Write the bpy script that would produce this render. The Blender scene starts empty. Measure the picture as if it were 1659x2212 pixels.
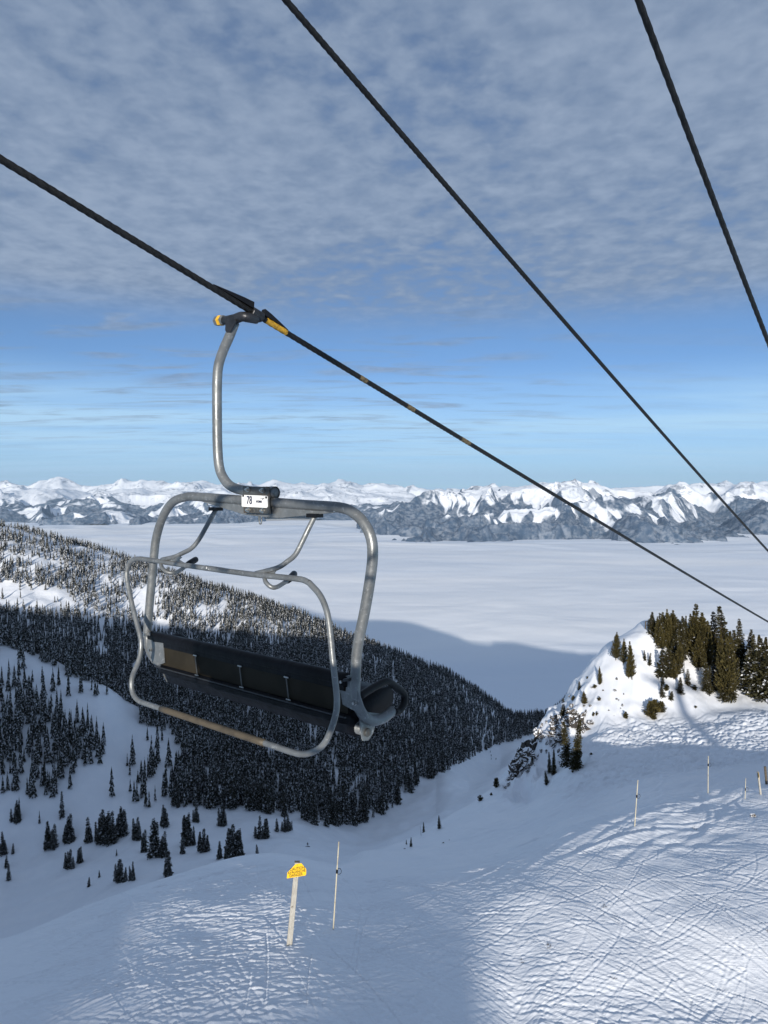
import bpy, bmesh, math, random
import numpy as np
from mathutils import Vector, Matrix

sc = bpy.context.scene
rnd = random.Random(7)
rng = np.random.default_rng(11)
# ------------------------------------------------------------------ camera
FPX, CX, CY, HY = 1550.0, 829.5, 1106.0, 1070.0     # photo units (1659 x 2212)
PITCH = math.atan((CY-HY)/FPX)
cam_d = bpy.data.cameras.new('camera'); cam = bpy.data.objects.new('camera', cam_d)
sc.collection.objects.link(cam); sc.camera = cam
cam.location = (0, 0, 0); cam.rotation_euler = (math.pi/2-PITCH, 0, 0)
cam_d.sensor_fit = 'VERTICAL'; cam_d.sensor_height = 24.0
cam_d.lens = 24.0*FPX/2212.0
cam_d.clip_start = 0.05; cam_d.clip_end = 200000
sc.render.resolution_x = 768; sc.render.resolution_y = 1024
# ------------------------------------------------------------------ light
SUN_AZ = math.radians(-8.5)      # sun stands behind the camera; positive = to its right
SUN_EL = math.radians(11.5)
TE = math.tan(SUN_EL)
sun_d = bpy.data.lights.new('sun', 'SUN'); sun = bpy.data.objects.new('sun', sun_d)
sc.collection.objects.link(sun)
sun_d.energy = 5.0; sun_d.angle = math.radians(0.5); sun_d.color = (1.0, 0.93, 0.83)
_ld = Vector((-math.sin(SUN_AZ)*math.cos(SUN_EL), math.cos(SUN_AZ)*math.cos(SUN_EL), -math.sin(SUN_EL)))
sun.rotation_euler = _ld.to_track_quat('-Z', 'Y').to_euler()
world = bpy.data.worlds.new('World'); sc.world = world; world.use_nodes = True
sc.view_settings.view_transform = 'Standard'; sc.view_settings.look = 'None'
sc.view_settings.exposure = 0.22; sc.view_settings.gamma = 1.0
SKY_STRENGTH = 0.09
def build_world():
    nt = world.node_tree; N = nt.nodes; L = nt.links; N.clear()
    out = N.new('ShaderNodeOutputWorld'); bg = N.new('ShaderNodeBackground')
    bg.inputs['Strength'].default_value = SKY_STRENGTH
    L.new(bg.outputs[0], out.inputs[0])
    sky = N.new('ShaderNodeTexSky'); sky.sky_type = 'NISHITA'; sky.sun_disc = False
    sky.sun_elevation = SUN_EL; sky.sun_rotation = math.pi-SUN_AZ
    sky.altitude = 2300; sky.air_density = 1.0; sky.dust_density = 0.0; sky.ozone_density = 2.6
    tc = N.new('ShaderNodeTexCoord'); sep = N.new('ShaderNodeSeparateXYZ'); L.new(tc.outputs['Generated'], sep.inputs[0])
    def M(op, a, b=None, c=None, clamp=False):
        n = N.new('ShaderNodeMath'); n.operation = op; n.use_clamp = clamp
        for i, v in enumerate((a, b, c)):
            if v is None: continue
            if isinstance(v, (int, float)): n.inputs[i].default_value = v
            else: L.new(v, n.inputs[i])
        return n.outputs[0]
    def smooth(v, a, b):
        n = N.new('ShaderNodeMapRange'); n.interpolation_type = 'SMOOTHSTEP'
        L.new(v, n.inputs[0]); n.inputs[1].default_value = a; n.inputs[2].default_value = b
        return n.outputs[0]
    z = sep.outputs[2]
    zz = M('ADD', M('MAXIMUM', z, 0.0), 0.045)
    cmb = N.new('ShaderNodeCombineXYZ')
    L.new(M('DIVIDE', sep.outputs[0], zz), cmb.inputs[0]); L.new(M('DIVIDE', sep.outputs[1], zz), cmb.inputs[1])
    def noise(scale, detail, rough, dist=0.0, mp=(1, 1, 1), off=(0, 0, 0), rot=0.0):
        m = N.new('ShaderNodeMapping'); L.new(cmb.outputs[0], m.inputs[0])
        m.inputs['Scale'].default_value = mp; m.inputs['Location'].default_value = off; m.inputs['Rotation'].default_value = (0, 0, rot)
        n = N.new('ShaderNodeTexNoise'); L.new(m.outputs[0], n.inputs['Vector'])
        n.inputs['Scale'].default_value = scale; n.inputs['Detail'].default_value = detail
        n.inputs['Roughness'].default_value = rough; n.inputs['Distortion'].default_value = dist
        return n.outputs['Fac']
    big = noise(0.75, 4, 0.55, 0.4, off=(3.1, 1.7, 0))
    puff = noise(7.5, 7, 0.52, 0.15, mp=(1.1, 1.0, 1), rot=0.5)
    fine = noise(19.0, 5, 0.5, 0.3, off=(5, 2, 0))
    wisp = noise(1.5, 6, 0.55, 0.5, mp=(0.9, 2.6, 1), off=(1, 8, 0), rot=0.35)
    # the deck of altocumulus ends about fourteen degrees above the horizon
    deck = smooth(z, 0.205, 0.275)
    cover = M('ADD', M('MULTIPLY', big, 0.70), M('ADD', M('MULTIPLY', puff, 0.46), M('MULTIPLY', fine, 0.22)))
    c_deck = M('MULTIPLY', deck, smooth(cover, 0.36, 0.68))
    c_wisp = M('MULTIPLY', M('MULTIPLY', smooth(z, 0.02, 0.13), smooth(wisp, 0.46, 0.72)), 0.85)
    right = smooth(sep.outputs[0], 0.36, 0.05)
    c_wisp = M('MULTIPLY', c_wisp, M('ADD', 0.25, M('MULTIPLY', right, 0.75)))
    fac = M('MAXIMUM', c_deck, c_wisp, clamp=True)
    fac = M('MULTIPLY', fac, 0.90)
    mixc = N.new('ShaderNodeMix'); mixc.data_type = 'RGBA'
    shade = smooth(M('ADD', M('MULTIPLY', puff, 0.45), M('ADD', M('MULTIPLY', fine, 0.25), M('MULTIPLY', big, 0.35))), 0.40, 0.68)
    L.new(shade, mixc.inputs['Factor'])
    k = 1.0/SKY_STRENGTH
    mixc.inputs['A'].default_value = (0.168*k, 0.230*k, 0.340*k, 1)
    mixc.inputs['B'].default_value = (0.275*k, 0.340*k, 0.450*k, 1)
    # clear air: the sky texture, a little deeper blue as the phone saw it
    tint = N.new('ShaderNodeMix'); tint.data_type = 'RGBA'; tint.blend_type = 'MULTIPLY'; tint.inputs['Factor'].default_value = 1
    L.new(sky.outputs[0], tint.inputs['A'])
    tg = N.new('ShaderNodeMix'); tg.data_type = 'RGBA'; L.new(smooth(z, 0.0, 0.26), tg.inputs['Factor'])
    tg.inputs['A'].default_value = (0.66, 0.88, 1.22, 1); tg.inputs['B'].default_value = (0.83, 0.92, 1.06, 1)
    L.new(tg.outputs['Result'], tint.inputs['B'])
    strk = noise(0.55, 5, 0.55, 0.4, mp=(0.5, 1.9, 1), off=(4, 3, 0), rot=0.15)
    veil = M('MULTIPLY', smooth(z, 0.185, 0.09), M('ADD', 0.46, M('MULTIPLY', smooth(strk, 0.36, 0.64), 0.45)))
    vm = N.new('ShaderNodeMix'); vm.data_type = 'RGBA'; L.new(veil, vm.inputs['Factor']); L.new(tint.outputs['Result'], vm.inputs['A'])
    vm.inputs['B'].default_value = (0.43*k, 0.66*k, 0.865*k, 1)
    mx = N.new('ShaderNodeMix'); mx.data_type = 'RGBA'
    L.new(fac, mx.inputs['Factor']); L.new(vm.outputs['Result'], mx.inputs['A']); L.new(mixc.outputs['Result'], mx.inputs['B'])
    L.new(mx.outputs['Result'], bg.inputs['Color'])
build_world()

# ------------------------------------------------------------------ helpers
def tag(o, label=None, cat=None, group=None, kind=None):
    if label: o['label'] = label
    if cat: o['category'] = cat
    if group: o['group'] = group
    if kind: o['kind'] = kind
    return o
def empty(name, loc):
    o = bpy.data.objects.new(name, None); sc.collection.objects.link(o); o.location = loc
    o.empty_display_size = 0.2
    return o
def mesh_np(name, V, Fc, mats, midx=None, smooth=False):
    """V (n,3) array, Fc (m,3|4) array of equal sized faces"""
    V = np.asarray(V, dtype=np.float32); Fc = np.asarray(Fc, dtype=np.int32)
    me = bpy.data.meshes.new(name); n, m, k = len(V), len(Fc), Fc.shape[1]
    me.vertices.add(n); me.vertices.foreach_set('co', V.ravel())
    me.loops.add(m*k); me.loops.foreach_set('vertex_index', Fc.ravel())
    me.polygons.add(m); me.polygons.foreach_set('loop_start', np.arange(0, m*k, k, dtype=np.int32))
    if midx is not None: me.polygons.foreach_set('material_index', np.asarray(midx, dtype=np.int32))
    if smooth: me.polygons.foreach_set('use_smooth', np.ones(m, dtype=bool))
    for mt in mats: me.materials.append(mt)
    me.update(calc_edges=True)
    return me
def link(name, me, parent=None, loc=None):
    o = bpy.data.objects.new(name, me); sc.collection.objects.link(o)
    if parent is not None: o.parent = parent
    if loc is not None: o.location = loc
    return o
class MB:
    """collects shapes given in world metres; build() links ONE mesh object"""
    def __init__(s): s.v = []; s.f = []; s.sm = []
    def add(s, V, Fs, smooth=False):
        b = len(s.v); s.v += [tuple(map(float, p)) for p in V]
        for f in Fs: s.f.append([b+i for i in f]); s.sm.append(smooth)
        return s
    def build(s, name, mat, parent=None, origin=(0, 0, 0), bevel=0.0):
        origin = np.array(origin, dtype=float)
        V = [tuple(np.array(p)-origin) for p in s.v]
        me = bpy.data.meshes.new(name); me.from_pydata(V, [], s.f); me.materials.append(mat)
        me.polygons.foreach_set('use_smooth', s.sm); me.update()
        bm = bmesh.new(); bm.from_mesh(me); bmesh.ops.recalc_face_normals(bm, faces=bm.faces); bm.to_mesh(me); bm.free()
        o = link(name, me, parent)
        if bevel:
            md = o.modifiers.new('bevel', 'BEVEL'); md.width = bevel; md.segments = 2; md.limit_method = 'ANGLE'
        return o
def nrm(v):
    v = np.asarray(v, dtype=float); return v/(np.linalg.norm(v)+1e-12)
def spline(pts, n=8):
    P = [np.asarray(p, dtype=float) for p in pts]; P = [2*P[0]-P[1]]+P+[2*P[-1]-P[-2]]; out = []
    for i in range(1, len(P)-2):
        for j in range(n):
            t = j/n; a, b, c, d = P[i-1:i+3]
            out.append(0.5*((2*b)+(-a+c)*t+(2*a-5*b+4*c-d)*t*t+(-a+3*b-3*c+d)*t**3))
    out.append(P[-2]); return out
def tube(path, r, seg=14, caps=True, lobes=None, twist=0.0):
    """swept tube -> (V,F); lobes=(n,depth) and twist (rad/m) make a stranded rope"""
    P = np.array(path); n = len(P)
    T = np.gradient(P, axis=0); T /= np.linalg.norm(T, axis=1)[:, None]
    ref = np.array([0, 0, 1.0]) if abs(T[0][2]) < .9 else np.array([1.0, 0, 0])
    u = nrm(np.cross(T[0], ref)); V = []; s = 0
    for i in range(n):
        u = nrm(u-T[i]*(u@T[i])); w = np.cross(T[i], u)
        if i: s += np.linalg.norm(P[i]-P[i-1])
        rr = r[i] if hasattr(r, '__len__') else r
        for k in range(seg):
            a = 2*math.pi*k/seg
            q = rr*(1-(lobes[1]*(1-abs(math.cos(lobes[0]*a/2)))) if lobes else 1)
            b = a+twist*s
            V.append(P[i]+q*(u*math.cos(b)+w*math.sin(b)))
    F = [(i*seg+k, i*seg+(k+1) % seg, (i+1)*seg+(k+1) % seg, (i+1)*seg+k) for i in range(n-1) for k in range(seg)]
    if caps: F += [tuple(range(seg))[::-1], tuple((n-1)*seg+k for k in range(seg))]
    return V, F
# --- pixels of the photo (1659x2212 units) <-> world
cp, sp_ = math.cos(PITCH), math.sin(PITCH)
def ray(x, y):
    u = (x-CX)/FPX; v = (CY-y)/FPX
    d = np.array([u, cp+v*sp_, -sp_+v*cp]); return d/d[1]
def at(x, y, D): return ray(x, y)*D
def zat(y, D): return float(ray(CX, y)[2]*D)
def proj(X, Y, Z):
    yc = Y*cp-Z*sp_; zc = Y*sp_+Z*cp
    return CX+FPX*X/yc, CY-FPX*zc/yc
# --- numpy noise
def _h(ix, iy, s):
    n = (ix.astype(np.int64)*374761393+iy.astype(np.int64)*668265263+s*974711) & 0xFFFFFFFF
    n = ((n ^ (n >> 13))*1274126177) & 0xFFFFFFFF
    return ((n ^ (n >> 16)) & 0xFFFFFF)/float(0x1000000)
def pnoise(x, y, s=0):
    x = np.asarray(x, dtype=np.float64); y = np.asarray(y, dtype=np.float64)
    ix = np.floor(x); iy = np.floor(y); fx = x-ix; fy = y-iy
    def g(dx, dy):
        a = _h(ix+dx, iy+dy, s)*2*math.pi
        return np.cos(a)*(fx-dx)+np.sin(a)*(fy-dy)
    u = fx**3*(fx*(fx*6-15)+10); v = fy**3*(fy*(fy*6-15)+10)
    return ((g(0, 0)*(1-u)+g(1, 0)*u)*(1-v)+(g(0, 1)*(1-u)+g(1, 1)*u)*v)*1.5
def fbm(x, y, o=4, s=0, g=0.5):
    r = 0; a = 1
    for i in range(o): r = r+a*pnoise(x*2**i, y*2**i, s+i*17); a *= g
    return r
def ridged(x, y, o=5, s=0, g=0.5):
    r = 0; a = 1; t = 0; w = 1
    for i in range(o):
        n = 1-np.abs(pnoise(x*2**i, y*2**i, s+i*13)); n = n*n*w; w = np.clip(n*1.6, 0, 1)
        r = r+a*n; t += a; a *= g
    return r/t
def sstep(a, b, x):
    t = np.clip((x-a)/(b-a), 0, 1); return t*t*(3-2*t)
def pchip(xk, yk, x):
    """xk,yk: (K,...) knots along axis 0 ; x: (R,1) or (R,C) -> interpolated, monotone cubic"""
    K = xk.shape[0]; h = np.diff(xk, axis=0); d = np.diff(yk, axis=0)/h; m = np.zeros_like(yk)
    same = (d[:-1]*d[1:]) > 0
    w1 = 2*h[1:]+h[:-1]; w2 = h[1:]+2*h[:-1]
    with np.errstate(divide='ignore', invalid='ignore'):
        hm = (w1+w2)/(w1/d[:-1]+w2/d[1:])
    m[1:-1] = np.where(same, hm, 0); m[0] = d[0]; m[-1] = d[-1]
    out = np.broadcast_to(yk[0], np.broadcast(x, yk[0]).shape).copy()
    out = np.where(x >= xk[-1], np.broadcast_to(yk[-1], out.shape), out)
    for k in range(K-1):
        msk = (x >= xk[k]) & (x < xk[k+1]); t = np.where(msk, (x-xk[k])/h[k], 0)
        v = (2*t**3-3*t**2+1)*yk[k]+(t**3-2*t**2+t)*h[k]*m[k]+(-2*t**3+3*t**2)*yk[k+1]+(t**3-t**2)*h[k]*m[k+1]
        out = np.where(msk, v, out)
    return out

# ------------------------------------------------------------------ materials
def mat(name):
    m = bpy.data.materials.new(name); m.use_nodes = True; nt = m.node_tree
    return m, nt, nt.nodes, nt.links, nt.nodes['Principled BSDF']
def nN(N, L, vec, scale, detail=4, rough=0.5, dist=0.0, mp=None, rot=None):
    if mp or rot:
        m = N.new('ShaderNodeMapping'); L.new(vec, m.inputs[0]); vec = m.outputs[0]
        if mp: m.inputs['Scale'].default_value = mp
        if rot: m.inputs['Rotation'].default_value = rot
    n = N.new('ShaderNodeTexNoise'); L.new(vec, n.inputs['Vector']); n.inputs['Scale'].default_value = scale
    n.inputs['Detail'].default_value = detail; n.inputs['Roughness'].default_value = rough; n.inputs['Distortion'].default_value = dist
    return n.outputs['Fac']
def nM(N, L, op, a, b=None, c=None, clamp=False):
    n = N.new('ShaderNodeMath'); n.operation = op; n.use_clamp = clamp
    for i, v in enumerate((a, b, c)):
        if v is None: continue
        if isinstance(v, (int, float)): n.inputs[i].default_value = v
        else: L.new(v, n.inputs[i])
    return n.outputs[0]
def nR(N, L, v, a, b, c=0.0, d=1.0):
    n = N.new('ShaderNodeMapRange'); n.interpolation_type = 'SMOOTHSTEP'; L.new(v, n.inputs[0])
    for i, q in enumerate((a, b, c, d)): n.inputs[i+1].default_value = q
    return n.outputs[0]
def nX(N, L, f, a, b):
    n = N.new('ShaderNodeMix'); n.data_type = 'RGBA'
    if isinstance(f, (int, float)): n.inputs['Factor'].default_value = f
    else: L.new(f, n.inputs['Factor'])
    for k, v in (('A', a), ('B', b)):
        if isinstance(v, tuple): n.inputs[k].default_value = (*v, 1)
        else: L.new(v, n.inputs[k])
    return n.outputs['Result']
def simple(name, col, rough=0.5, metal=0.0, spec=0.5, var=0.15, scale=8.0, bump=0.0, bscale=60.0, col2=None, thr=(0.45, 0.65)):
    m, nt, N, L, B = mat(name); tc = N.new('ShaderNodeTexCoord').outputs['Object']
    n = nN(N, L, tc, scale, 5, 0.6)
    c2 = col2 if col2 else tuple(c*(1-var) for c in col)
    L.new(nX(N, L, nR(N, L, n, *thr), col, c2), B.inputs['Base Color'])
    B.inputs['Roughness'].default_value = rough; B.inputs['Metallic'].default_value = metal; B.inputs['Specular IOR Level'].default_value = spec
    if bump:
        b = N.new('ShaderNodeBump'); b.inputs['Strength'].default_value = 1; b.inputs['Distance'].default_value = bump
        L.new(nN(N, L, tc, bscale, 3, 0.6), b.inputs['Height']); L.new(b.outputs[0], B.inputs['Normal'])
    return m
def snow_material():
    m, nt, N, L, B = mat('snow'); g = N.new('ShaderNodeNewGeometry'); P = g.outputs['Position']
    B.inputs['Roughness'].default_value = 0.55; B.inputs['Specular IOR Level'].default_value = 0.3
    at_ = N.new('ShaderNodeAttribute'); at_.attribute_name = 'near'; near = at_.outputs['Fac']
    at2 = N.new('ShaderNodeAttribute'); at2.attribute_name = 'tracked'; trk = at2.outputs['Fac']
    c = nX(N, L, nR(N, L, nN(N, L, P, 0.15, 4, .6), .4, .7), (0.77, 0.80, 0.85), (0.81, 0.83, 0.87))
    L.new(c, B.inputs['Base Color'])
    # ski and wind tracks: thin ridges that run in a few wandering directions
    warp = N.new('ShaderNodeTexNoise'); L.new(P, warp.inputs['Vector']); warp.inputs['Scale'].default_value = 0.11; warp.inputs['Detail'].default_value = 2
    wv = N.new('ShaderNodeVectorMath'); wv.operation = 'MULTIPLY_ADD'; L.new(warp.outputs['Color'], wv.inputs[0]); wv.inputs[1].default_value = (4.5, 4.5, 4.5); L.new(P, wv.inputs[2])
    WP = wv.outputs[0]
    def ridge(rot, mp, sc_, pw):
        n = nN(N, L, WP, sc_, 3, 0.6, 0.2, mp=mp, rot=(0, 0, rot))
        a = nM(N, L, 'ABSOLUTE', nM(N, L, 'SUBTRACT', n, 0.5))
        return nM(N, L, 'POWER', nM(N, L, 'SUBTRACT', 1.0, nM(N, L, 'MULTIPLY', a, 5.0), clamp=True), pw)
    a = ridge(0.55, (0.30, 3.4, 1), 1.0, 4); b = ridge(-0.35, (0.26, 4.2, 1), 1.1, 5); c3 = ridge(1.15, (0.34, 3.6, 1), 1.0, 5); d4 = ridge(-0.95, (0.3, 5.0, 1), 1.0, 5)
    m1 = nR(N, L, nN(N, L, P, 0.30, 3), .40, .60); m2 = nR(N, L, nN(N, L, P, 0.37, 3, mp=(1, 1, 5)), .44, .6); m3 = nR(N, L, nN(N, L, P, 0.23, 3, mp=(1, 1, 3)), .46, .6)
    h = nM(N, L, 'ADD', nM(N, L, 'MULTIPLY', a, m1), nM(N, L, 'MULTIPLY', b, m2))
    h = nM(N, L, 'ADD', h, nM(N, L, 'MULTIPLY', c3, nM(N, L, 'MULTIPLY', .8, nM(N, L, 'SUBTRACT', 1.0, m1))))
    h = nM(N, L, 'ADD', h, nM(N, L, 'MULTIPLY', d4, nM(N, L, 'MULTIPLY', .8, m3)))
    lump = nN(N, L, P, 3.4, 6, 0.68, 0.2)
    h = nM(N, L, 'ADD', nM(N, L, 'MULTIPLY', h, .09), nM(N, L, 'MULTIPLY', lump, .42))
    h = nM(N, L, 'MULTIPLY', h, trk)
    soft = nM(N, L, 'MULTIPLY', nN(N, L, P, 0.9, 4, .55, 0.3, mp=(.7, 1.1, 1)), 0.22)
    h = nM(N, L, 'MULTIPLY', nM(N, L, 'ADD', h, soft), near)
    far = nM(N, L, 'MULTIPLY', nN(N, L, P, 0.12, 6, .6), nM(N, L, 'MULTIPLY', nM(N, L, 'SUBTRACT', 1.0, near), 9.0))
    bp = N.new('ShaderNodeBump'); bp.inputs['Strength'].default_value = 1.0; bp.inputs['Distance'].default_value = 0.062
    L.new(nM(N, L, 'ADD', h, far), bp.inputs['Height']); L.new(bp.outputs[0], B.inputs['Normal'])
    return m
M_SNOW = snow_material()
def galv_material(name='galvanised', base=(0.20, 0.21, 0.212), hi=(0.40, 0.41, 0.41), rust=0.0):
    m, nt, N, L, B = mat(name); tc = N.new('ShaderNodeTexCoord').outputs['Object']
    a = nR(N, L, nN(N, L, tc, 38, 6, .7, .5), .56, .68); b = nR(N, L, nN(N, L, tc, 7, 4, .6), .35, .7)
    c = nX(N, L, nM(N, L, 'MULTIPLY', a, .7), nX(N, L, b, base, tuple(q*.72 for q in base)), hi)
    if rust: c = nX(N, L, nM(N, L, 'MULTIPLY', nR(N, L, nN(N, L, tc, 9, 6, .7), .52, .7), rust), c, (0.16, 0.085, 0.03))
    L.new(c, B.inputs['Base Color']); B.inputs['Metallic'].default_value = 0.45
    L.new(nR(N, L, nN(N, L, tc, 25, 4), .3, .7, .32, .52), B.inputs['Roughness'])
    bp = N.new('ShaderNodeBump'); bp.inputs['Distance'].default_value = 0.0015; bp.inputs['Strength'].default_value = .6
    L.new(nN(N, L, tc, 70, 4, .6), bp.inputs['Height']); L.new(bp.outputs[0], B.inputs['Normal'])
    return m
M_GALV = galv_material(); M_GALVR = galv_material('galvanised_rusty', (0.10, 0.10, 0.095), (0.24, 0.24, 0.22), 0.8)
M_BLACK = simple('black_rubber', (0.005, 0.005, 0.006), 0.5, spec=.25, var=.4, bump=.002, bscale=30)
M_VINYL = simple('black_vinyl', (0.0035, 0.004, 0.006), 0.5, spec=.16, var=.5, scale=5, bump=.006, bscale=9)
M_PANEL = simple('brown_panel', (0.026, 0.0225, 0.016), 0.7, spec=.12, var=.25, scale=4)
M_ROPE = simple('steel_rope', (0.014, 0.0135, 0.013), 0.5, metal=.35, var=.6, scale=30, bump=.002, bscale=160)
M_ROPEY = simple('yellow_painted_strands', (0.48, 0.27, 0.02), 0.6, var=.5, scale=60, bump=.002, bscale=160)
M_ROPET = simple('tan_worn_strands', (0.16, 0.12, 0.06), 0.6, var=.8, scale=60, bump=.002, bscale=160)
M_GRIP = simple('dark_steel', (0.045, 0.047, 0.052), 0.4, metal=.6, var=.4, scale=12, bump=.002)
M_ZINC = simple('zinc_bolt', (0.5, 0.5, 0.48), 0.3, metal=.9, var=.3, scale=60)
M_WHITE = simple('white_plate', (0.75, 0.75, 0.73), 0.45, var=.12, scale=10)
M_NAVY = simple('navy_print', (0.012, 0.02, 0.06), 0.5, var=.1)
M_TAN = simple('tan_sleeve', (0.080, 0.064, 0.042), 0.6, var=.45, scale=9)
M_YEL = simple('yellow_sign', (0.83, 0.50, 0.012), 0.45, var=.08, scale=6)
M_INK = simple('black_ink', (0.01, 0.01, 0.01), 0.5, var=.1)
M_POLE = simple('bleached_bamboo', (0.46, 0.42, 0.32), 0.55, var=.3, scale=3)
M_REFL = simple('yellow_tape', (0.75, 0.42, 0.02), 0.4, var=.2, scale=40)
def wood_material():
    m, nt, N, L, B = mat('weathered_wood'); tc = N.new('ShaderNodeTexCoord').outputs['Object']
    a = nN(N, L, tc, 6, 5, .6, .3, mp=(14, 14, .8)); c = nX(N, L, nR(N, L, a, .35, .7), (0.42, 0.41, 0.37), (0.24, 0.22, 0.19))
    k = nR(N, L, nN(N, L, tc, 4.5, 2, .5, mp=(1.5, 1.5, .8)), .70, .76)
    L.new(nX(N, L, k, c, (0.10, 0.08, 0.06)), B.inputs['Base Color']); B.inputs['Roughness'].default_value = .8
    bp = N.new('ShaderNodeBump'); bp.inputs['Distance'].default_value = .004; L.new(a, bp.inputs['Height']); L.new(bp.outputs[0], B.inputs['Normal'])
    return m
M_WOOD = wood_material()
M_WOODD = simple('dark_old_wood', (0.10, 0.08, 0.055), 0.8, var=.5, scale=12)
def foliage(name, c1, c2, snow_amt, sc_, up=0.55):
    m, nt, N, L, B = mat(name); g = N.new('ShaderNodeNewGeometry'); tc = N.new('ShaderNodeTexCoord').outputs['Object']
    ob = N.new('ShaderNodeObjectInfo').outputs['Random']
    n = nN(N, L, tc, sc_*.7, 3, .6); c = nX(N, L, nR(N, L, n, .35, .65), c1, c2)
    c = nX(N, L, nM(N, L, 'MULTIPLY', ob, .35), c, tuple(q*.6 for q in c1))
    sep = N.new('ShaderNodeSeparateXYZ'); L.new(g.outputs['True Normal'], sep.inputs[0])
    upf = nM(N, L, 'ABSOLUTE', sep.outputs[2])
    s = nR(N, L, nM(N, L, 'ADD', nN(N, L, tc, sc_, 3, .65), nM(N, L, 'MULTIPLY', upf, .10)), up, up+.07)
    L.new(nX(N, L, nM(N, L, 'MULTIPLY', s, snow_amt), c, (0.78, 0.81, 0.86)), B.inputs['Base Color'])
    B.inputs['Roughness'].default_value = .75; B.inputs['Specular IOR Level'].default_value = .15
    return m
M_FIR = foliage('fir_needles', (0.028, 0.027, 0.012), (0.062, 0.053, 0.020), .9, 1.1, .68)
M_PINE = foliage('pine_needles', (0.038, 0.034, 0.013), (0.084, 0.069, 0.024), .8, 1.2, .71)
M_FIRS = foliage('snowy_fir_needles', (0.030, 0.030, 0.014), (0.055, 0.050, 0.020), 1.0, .7, .64)
M_FAR = foliage('far_fir_needles', (0.022, 0.026, 0.022), (0.048, 0.044, 0.028), .86, 1.1, .535)
M_VAL = foliage('valley_fir_needles', (0.018, 0.021, 0.015), (0.040, 0.038, 0.022), .9, 1.5, .62)
M_BARK = simple('bark', (0.075, 0.055, 0.042), 0.9, var=.4, scale=4, bump=.01, bscale=12)
M_BARKG = simple('grey_bark', (0.14, 0.12, 0.10), 0.9, var=.4, scale=4)
def rock_material():
    m, nt, N, L, B = mat('rock'); g = N.new('ShaderNodeNewGeometry'); P = g.outputs['Position']
    sep = N.new('ShaderNodeSeparateXYZ'); L.new(g.outputs['Normal'], sep.inputs[0])
    c = nX(N, L, nR(N, L, nN(N, L, P, 1.6, 6, .65), .4, .62), (0.035, 0.032, 0.030), (0.085, 0.070, 0.055))
    s = nR(N, L, nM(N, L, 'ADD', sep.outputs[2], nM(N, L, 'MULTIPLY', nN(N, L, P, 1.8, 5, .6), .9)), .92, 1.02)
    L.new(nX(N, L, s, c, (0.82, 0.84, 0.88)), B.inputs['Base Color']); B.inputs['Roughness'].default_value = .85
    bp = N.new('ShaderNodeBump'); bp.inputs['Distance'].default_value = .12; L.new(nN(N, L, P, 2.4, 6, .65), bp.inputs['Height']); L.new(bp.outputs[0], B.inputs['Normal'])
    return m
M_ROCK = rock_material()
def mountain_material(name, tree_z, band):
    m, nt, N, L, B = mat(name); g = N.new('ShaderNodeNewGeometry'); P = g.outputs['Position']
    sp = N.new('ShaderNodeSeparateXYZ'); L.new(P, sp.inputs[0]); sn = N.new('ShaderNodeSeparateXYZ'); L.new(g.outputs['Normal'], sn.inputs[0])
    a = N.new('ShaderNodeAttribute'); a.attribute_name = 'gully'; gul = a.outputs['Fac']
    n1 = nN(N, L, P, 0.0016, 6, .62); n2 = nN(N, L, P, 0.009, 5, .65)
    strata = nN(N, L, P, 0.0022, 7, .68, .3, mp=(1, 1, 3.5), rot=(.12, .08, 0))
    steep = nM(N, L, 'SUBTRACT', 1.0, sn.outputs[2])
    ra = N.new('ShaderNodeAttribute'); ra.attribute_name = 'chute'; rib = ra.outputs['Fac']
    n3 = nN(N, L, P, 0.0045, 6, .7, .3, mp=(1, .6, 1.6)); n0 = nN(N, L, P, 0.0007, 3, .5)
    rkv = nM(N, L, 'ADD', nM(N, L, 'MULTIPLY', rib, .42), nM(N, L, 'ADD', nM(N, L, 'MULTIPLY', n3, .75), nM(N, L, 'ADD', nM(N, L, 'MULTIPLY', steep, .35), nM(N, L, 'MULTIPLY', n0, .25))))
    rk = nM(N, L, 'MULTIPLY', nR(N, L, rkv, .82, .97), .85)
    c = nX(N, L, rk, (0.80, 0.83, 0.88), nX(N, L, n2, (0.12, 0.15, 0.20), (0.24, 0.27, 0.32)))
    hgt = nM(N, L, 'ADD', sp.outputs[2], nM(N, L, 'MULTIPLY', nM(N, L, 'SUBTRACT', n1, .5), 420.0))
    hgt = nM(N, L, 'ADD', hgt, nM(N, L, 'MULTIPLY', nM(N, L, 'SUBTRACT', n3, .5), 150.0))
    hgt = nM(N, L, 'SUBTRACT', hgt, nM(N, L, 'MULTIPLY', nM(N, L, 'SUBTRACT', rib, .44), band*4.6))
    tr = nR(N, L, hgt, tree_z-60, tree_z+60, 1.0, 0.0)
    speck = nR(N, L, n2, .40, .60)
    tr = nM(N, L, 'MULTIPLY', tr, nM(N, L, 'ADD', .80, nM(N, L, 'MULTIPLY', speck, .20)))
    L.new(nX(N, L, tr, c, (0.040, 0.074, 0.128)), B.inputs['Base Color']); B.inputs['Roughness'].default_value = .8  # forest colour has the blue of distance haze painted into it
    bp = N.new('ShaderNodeBump'); bp.inputs['Distance'].default_value = 11; bp.inputs['Strength'].default_value = .7
    L.new(nN(N, L, P, .004, 7, .68), bp.inputs['Height']); L.new(bp.outputs[0], B.inputs['Normal'])
    return m

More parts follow.
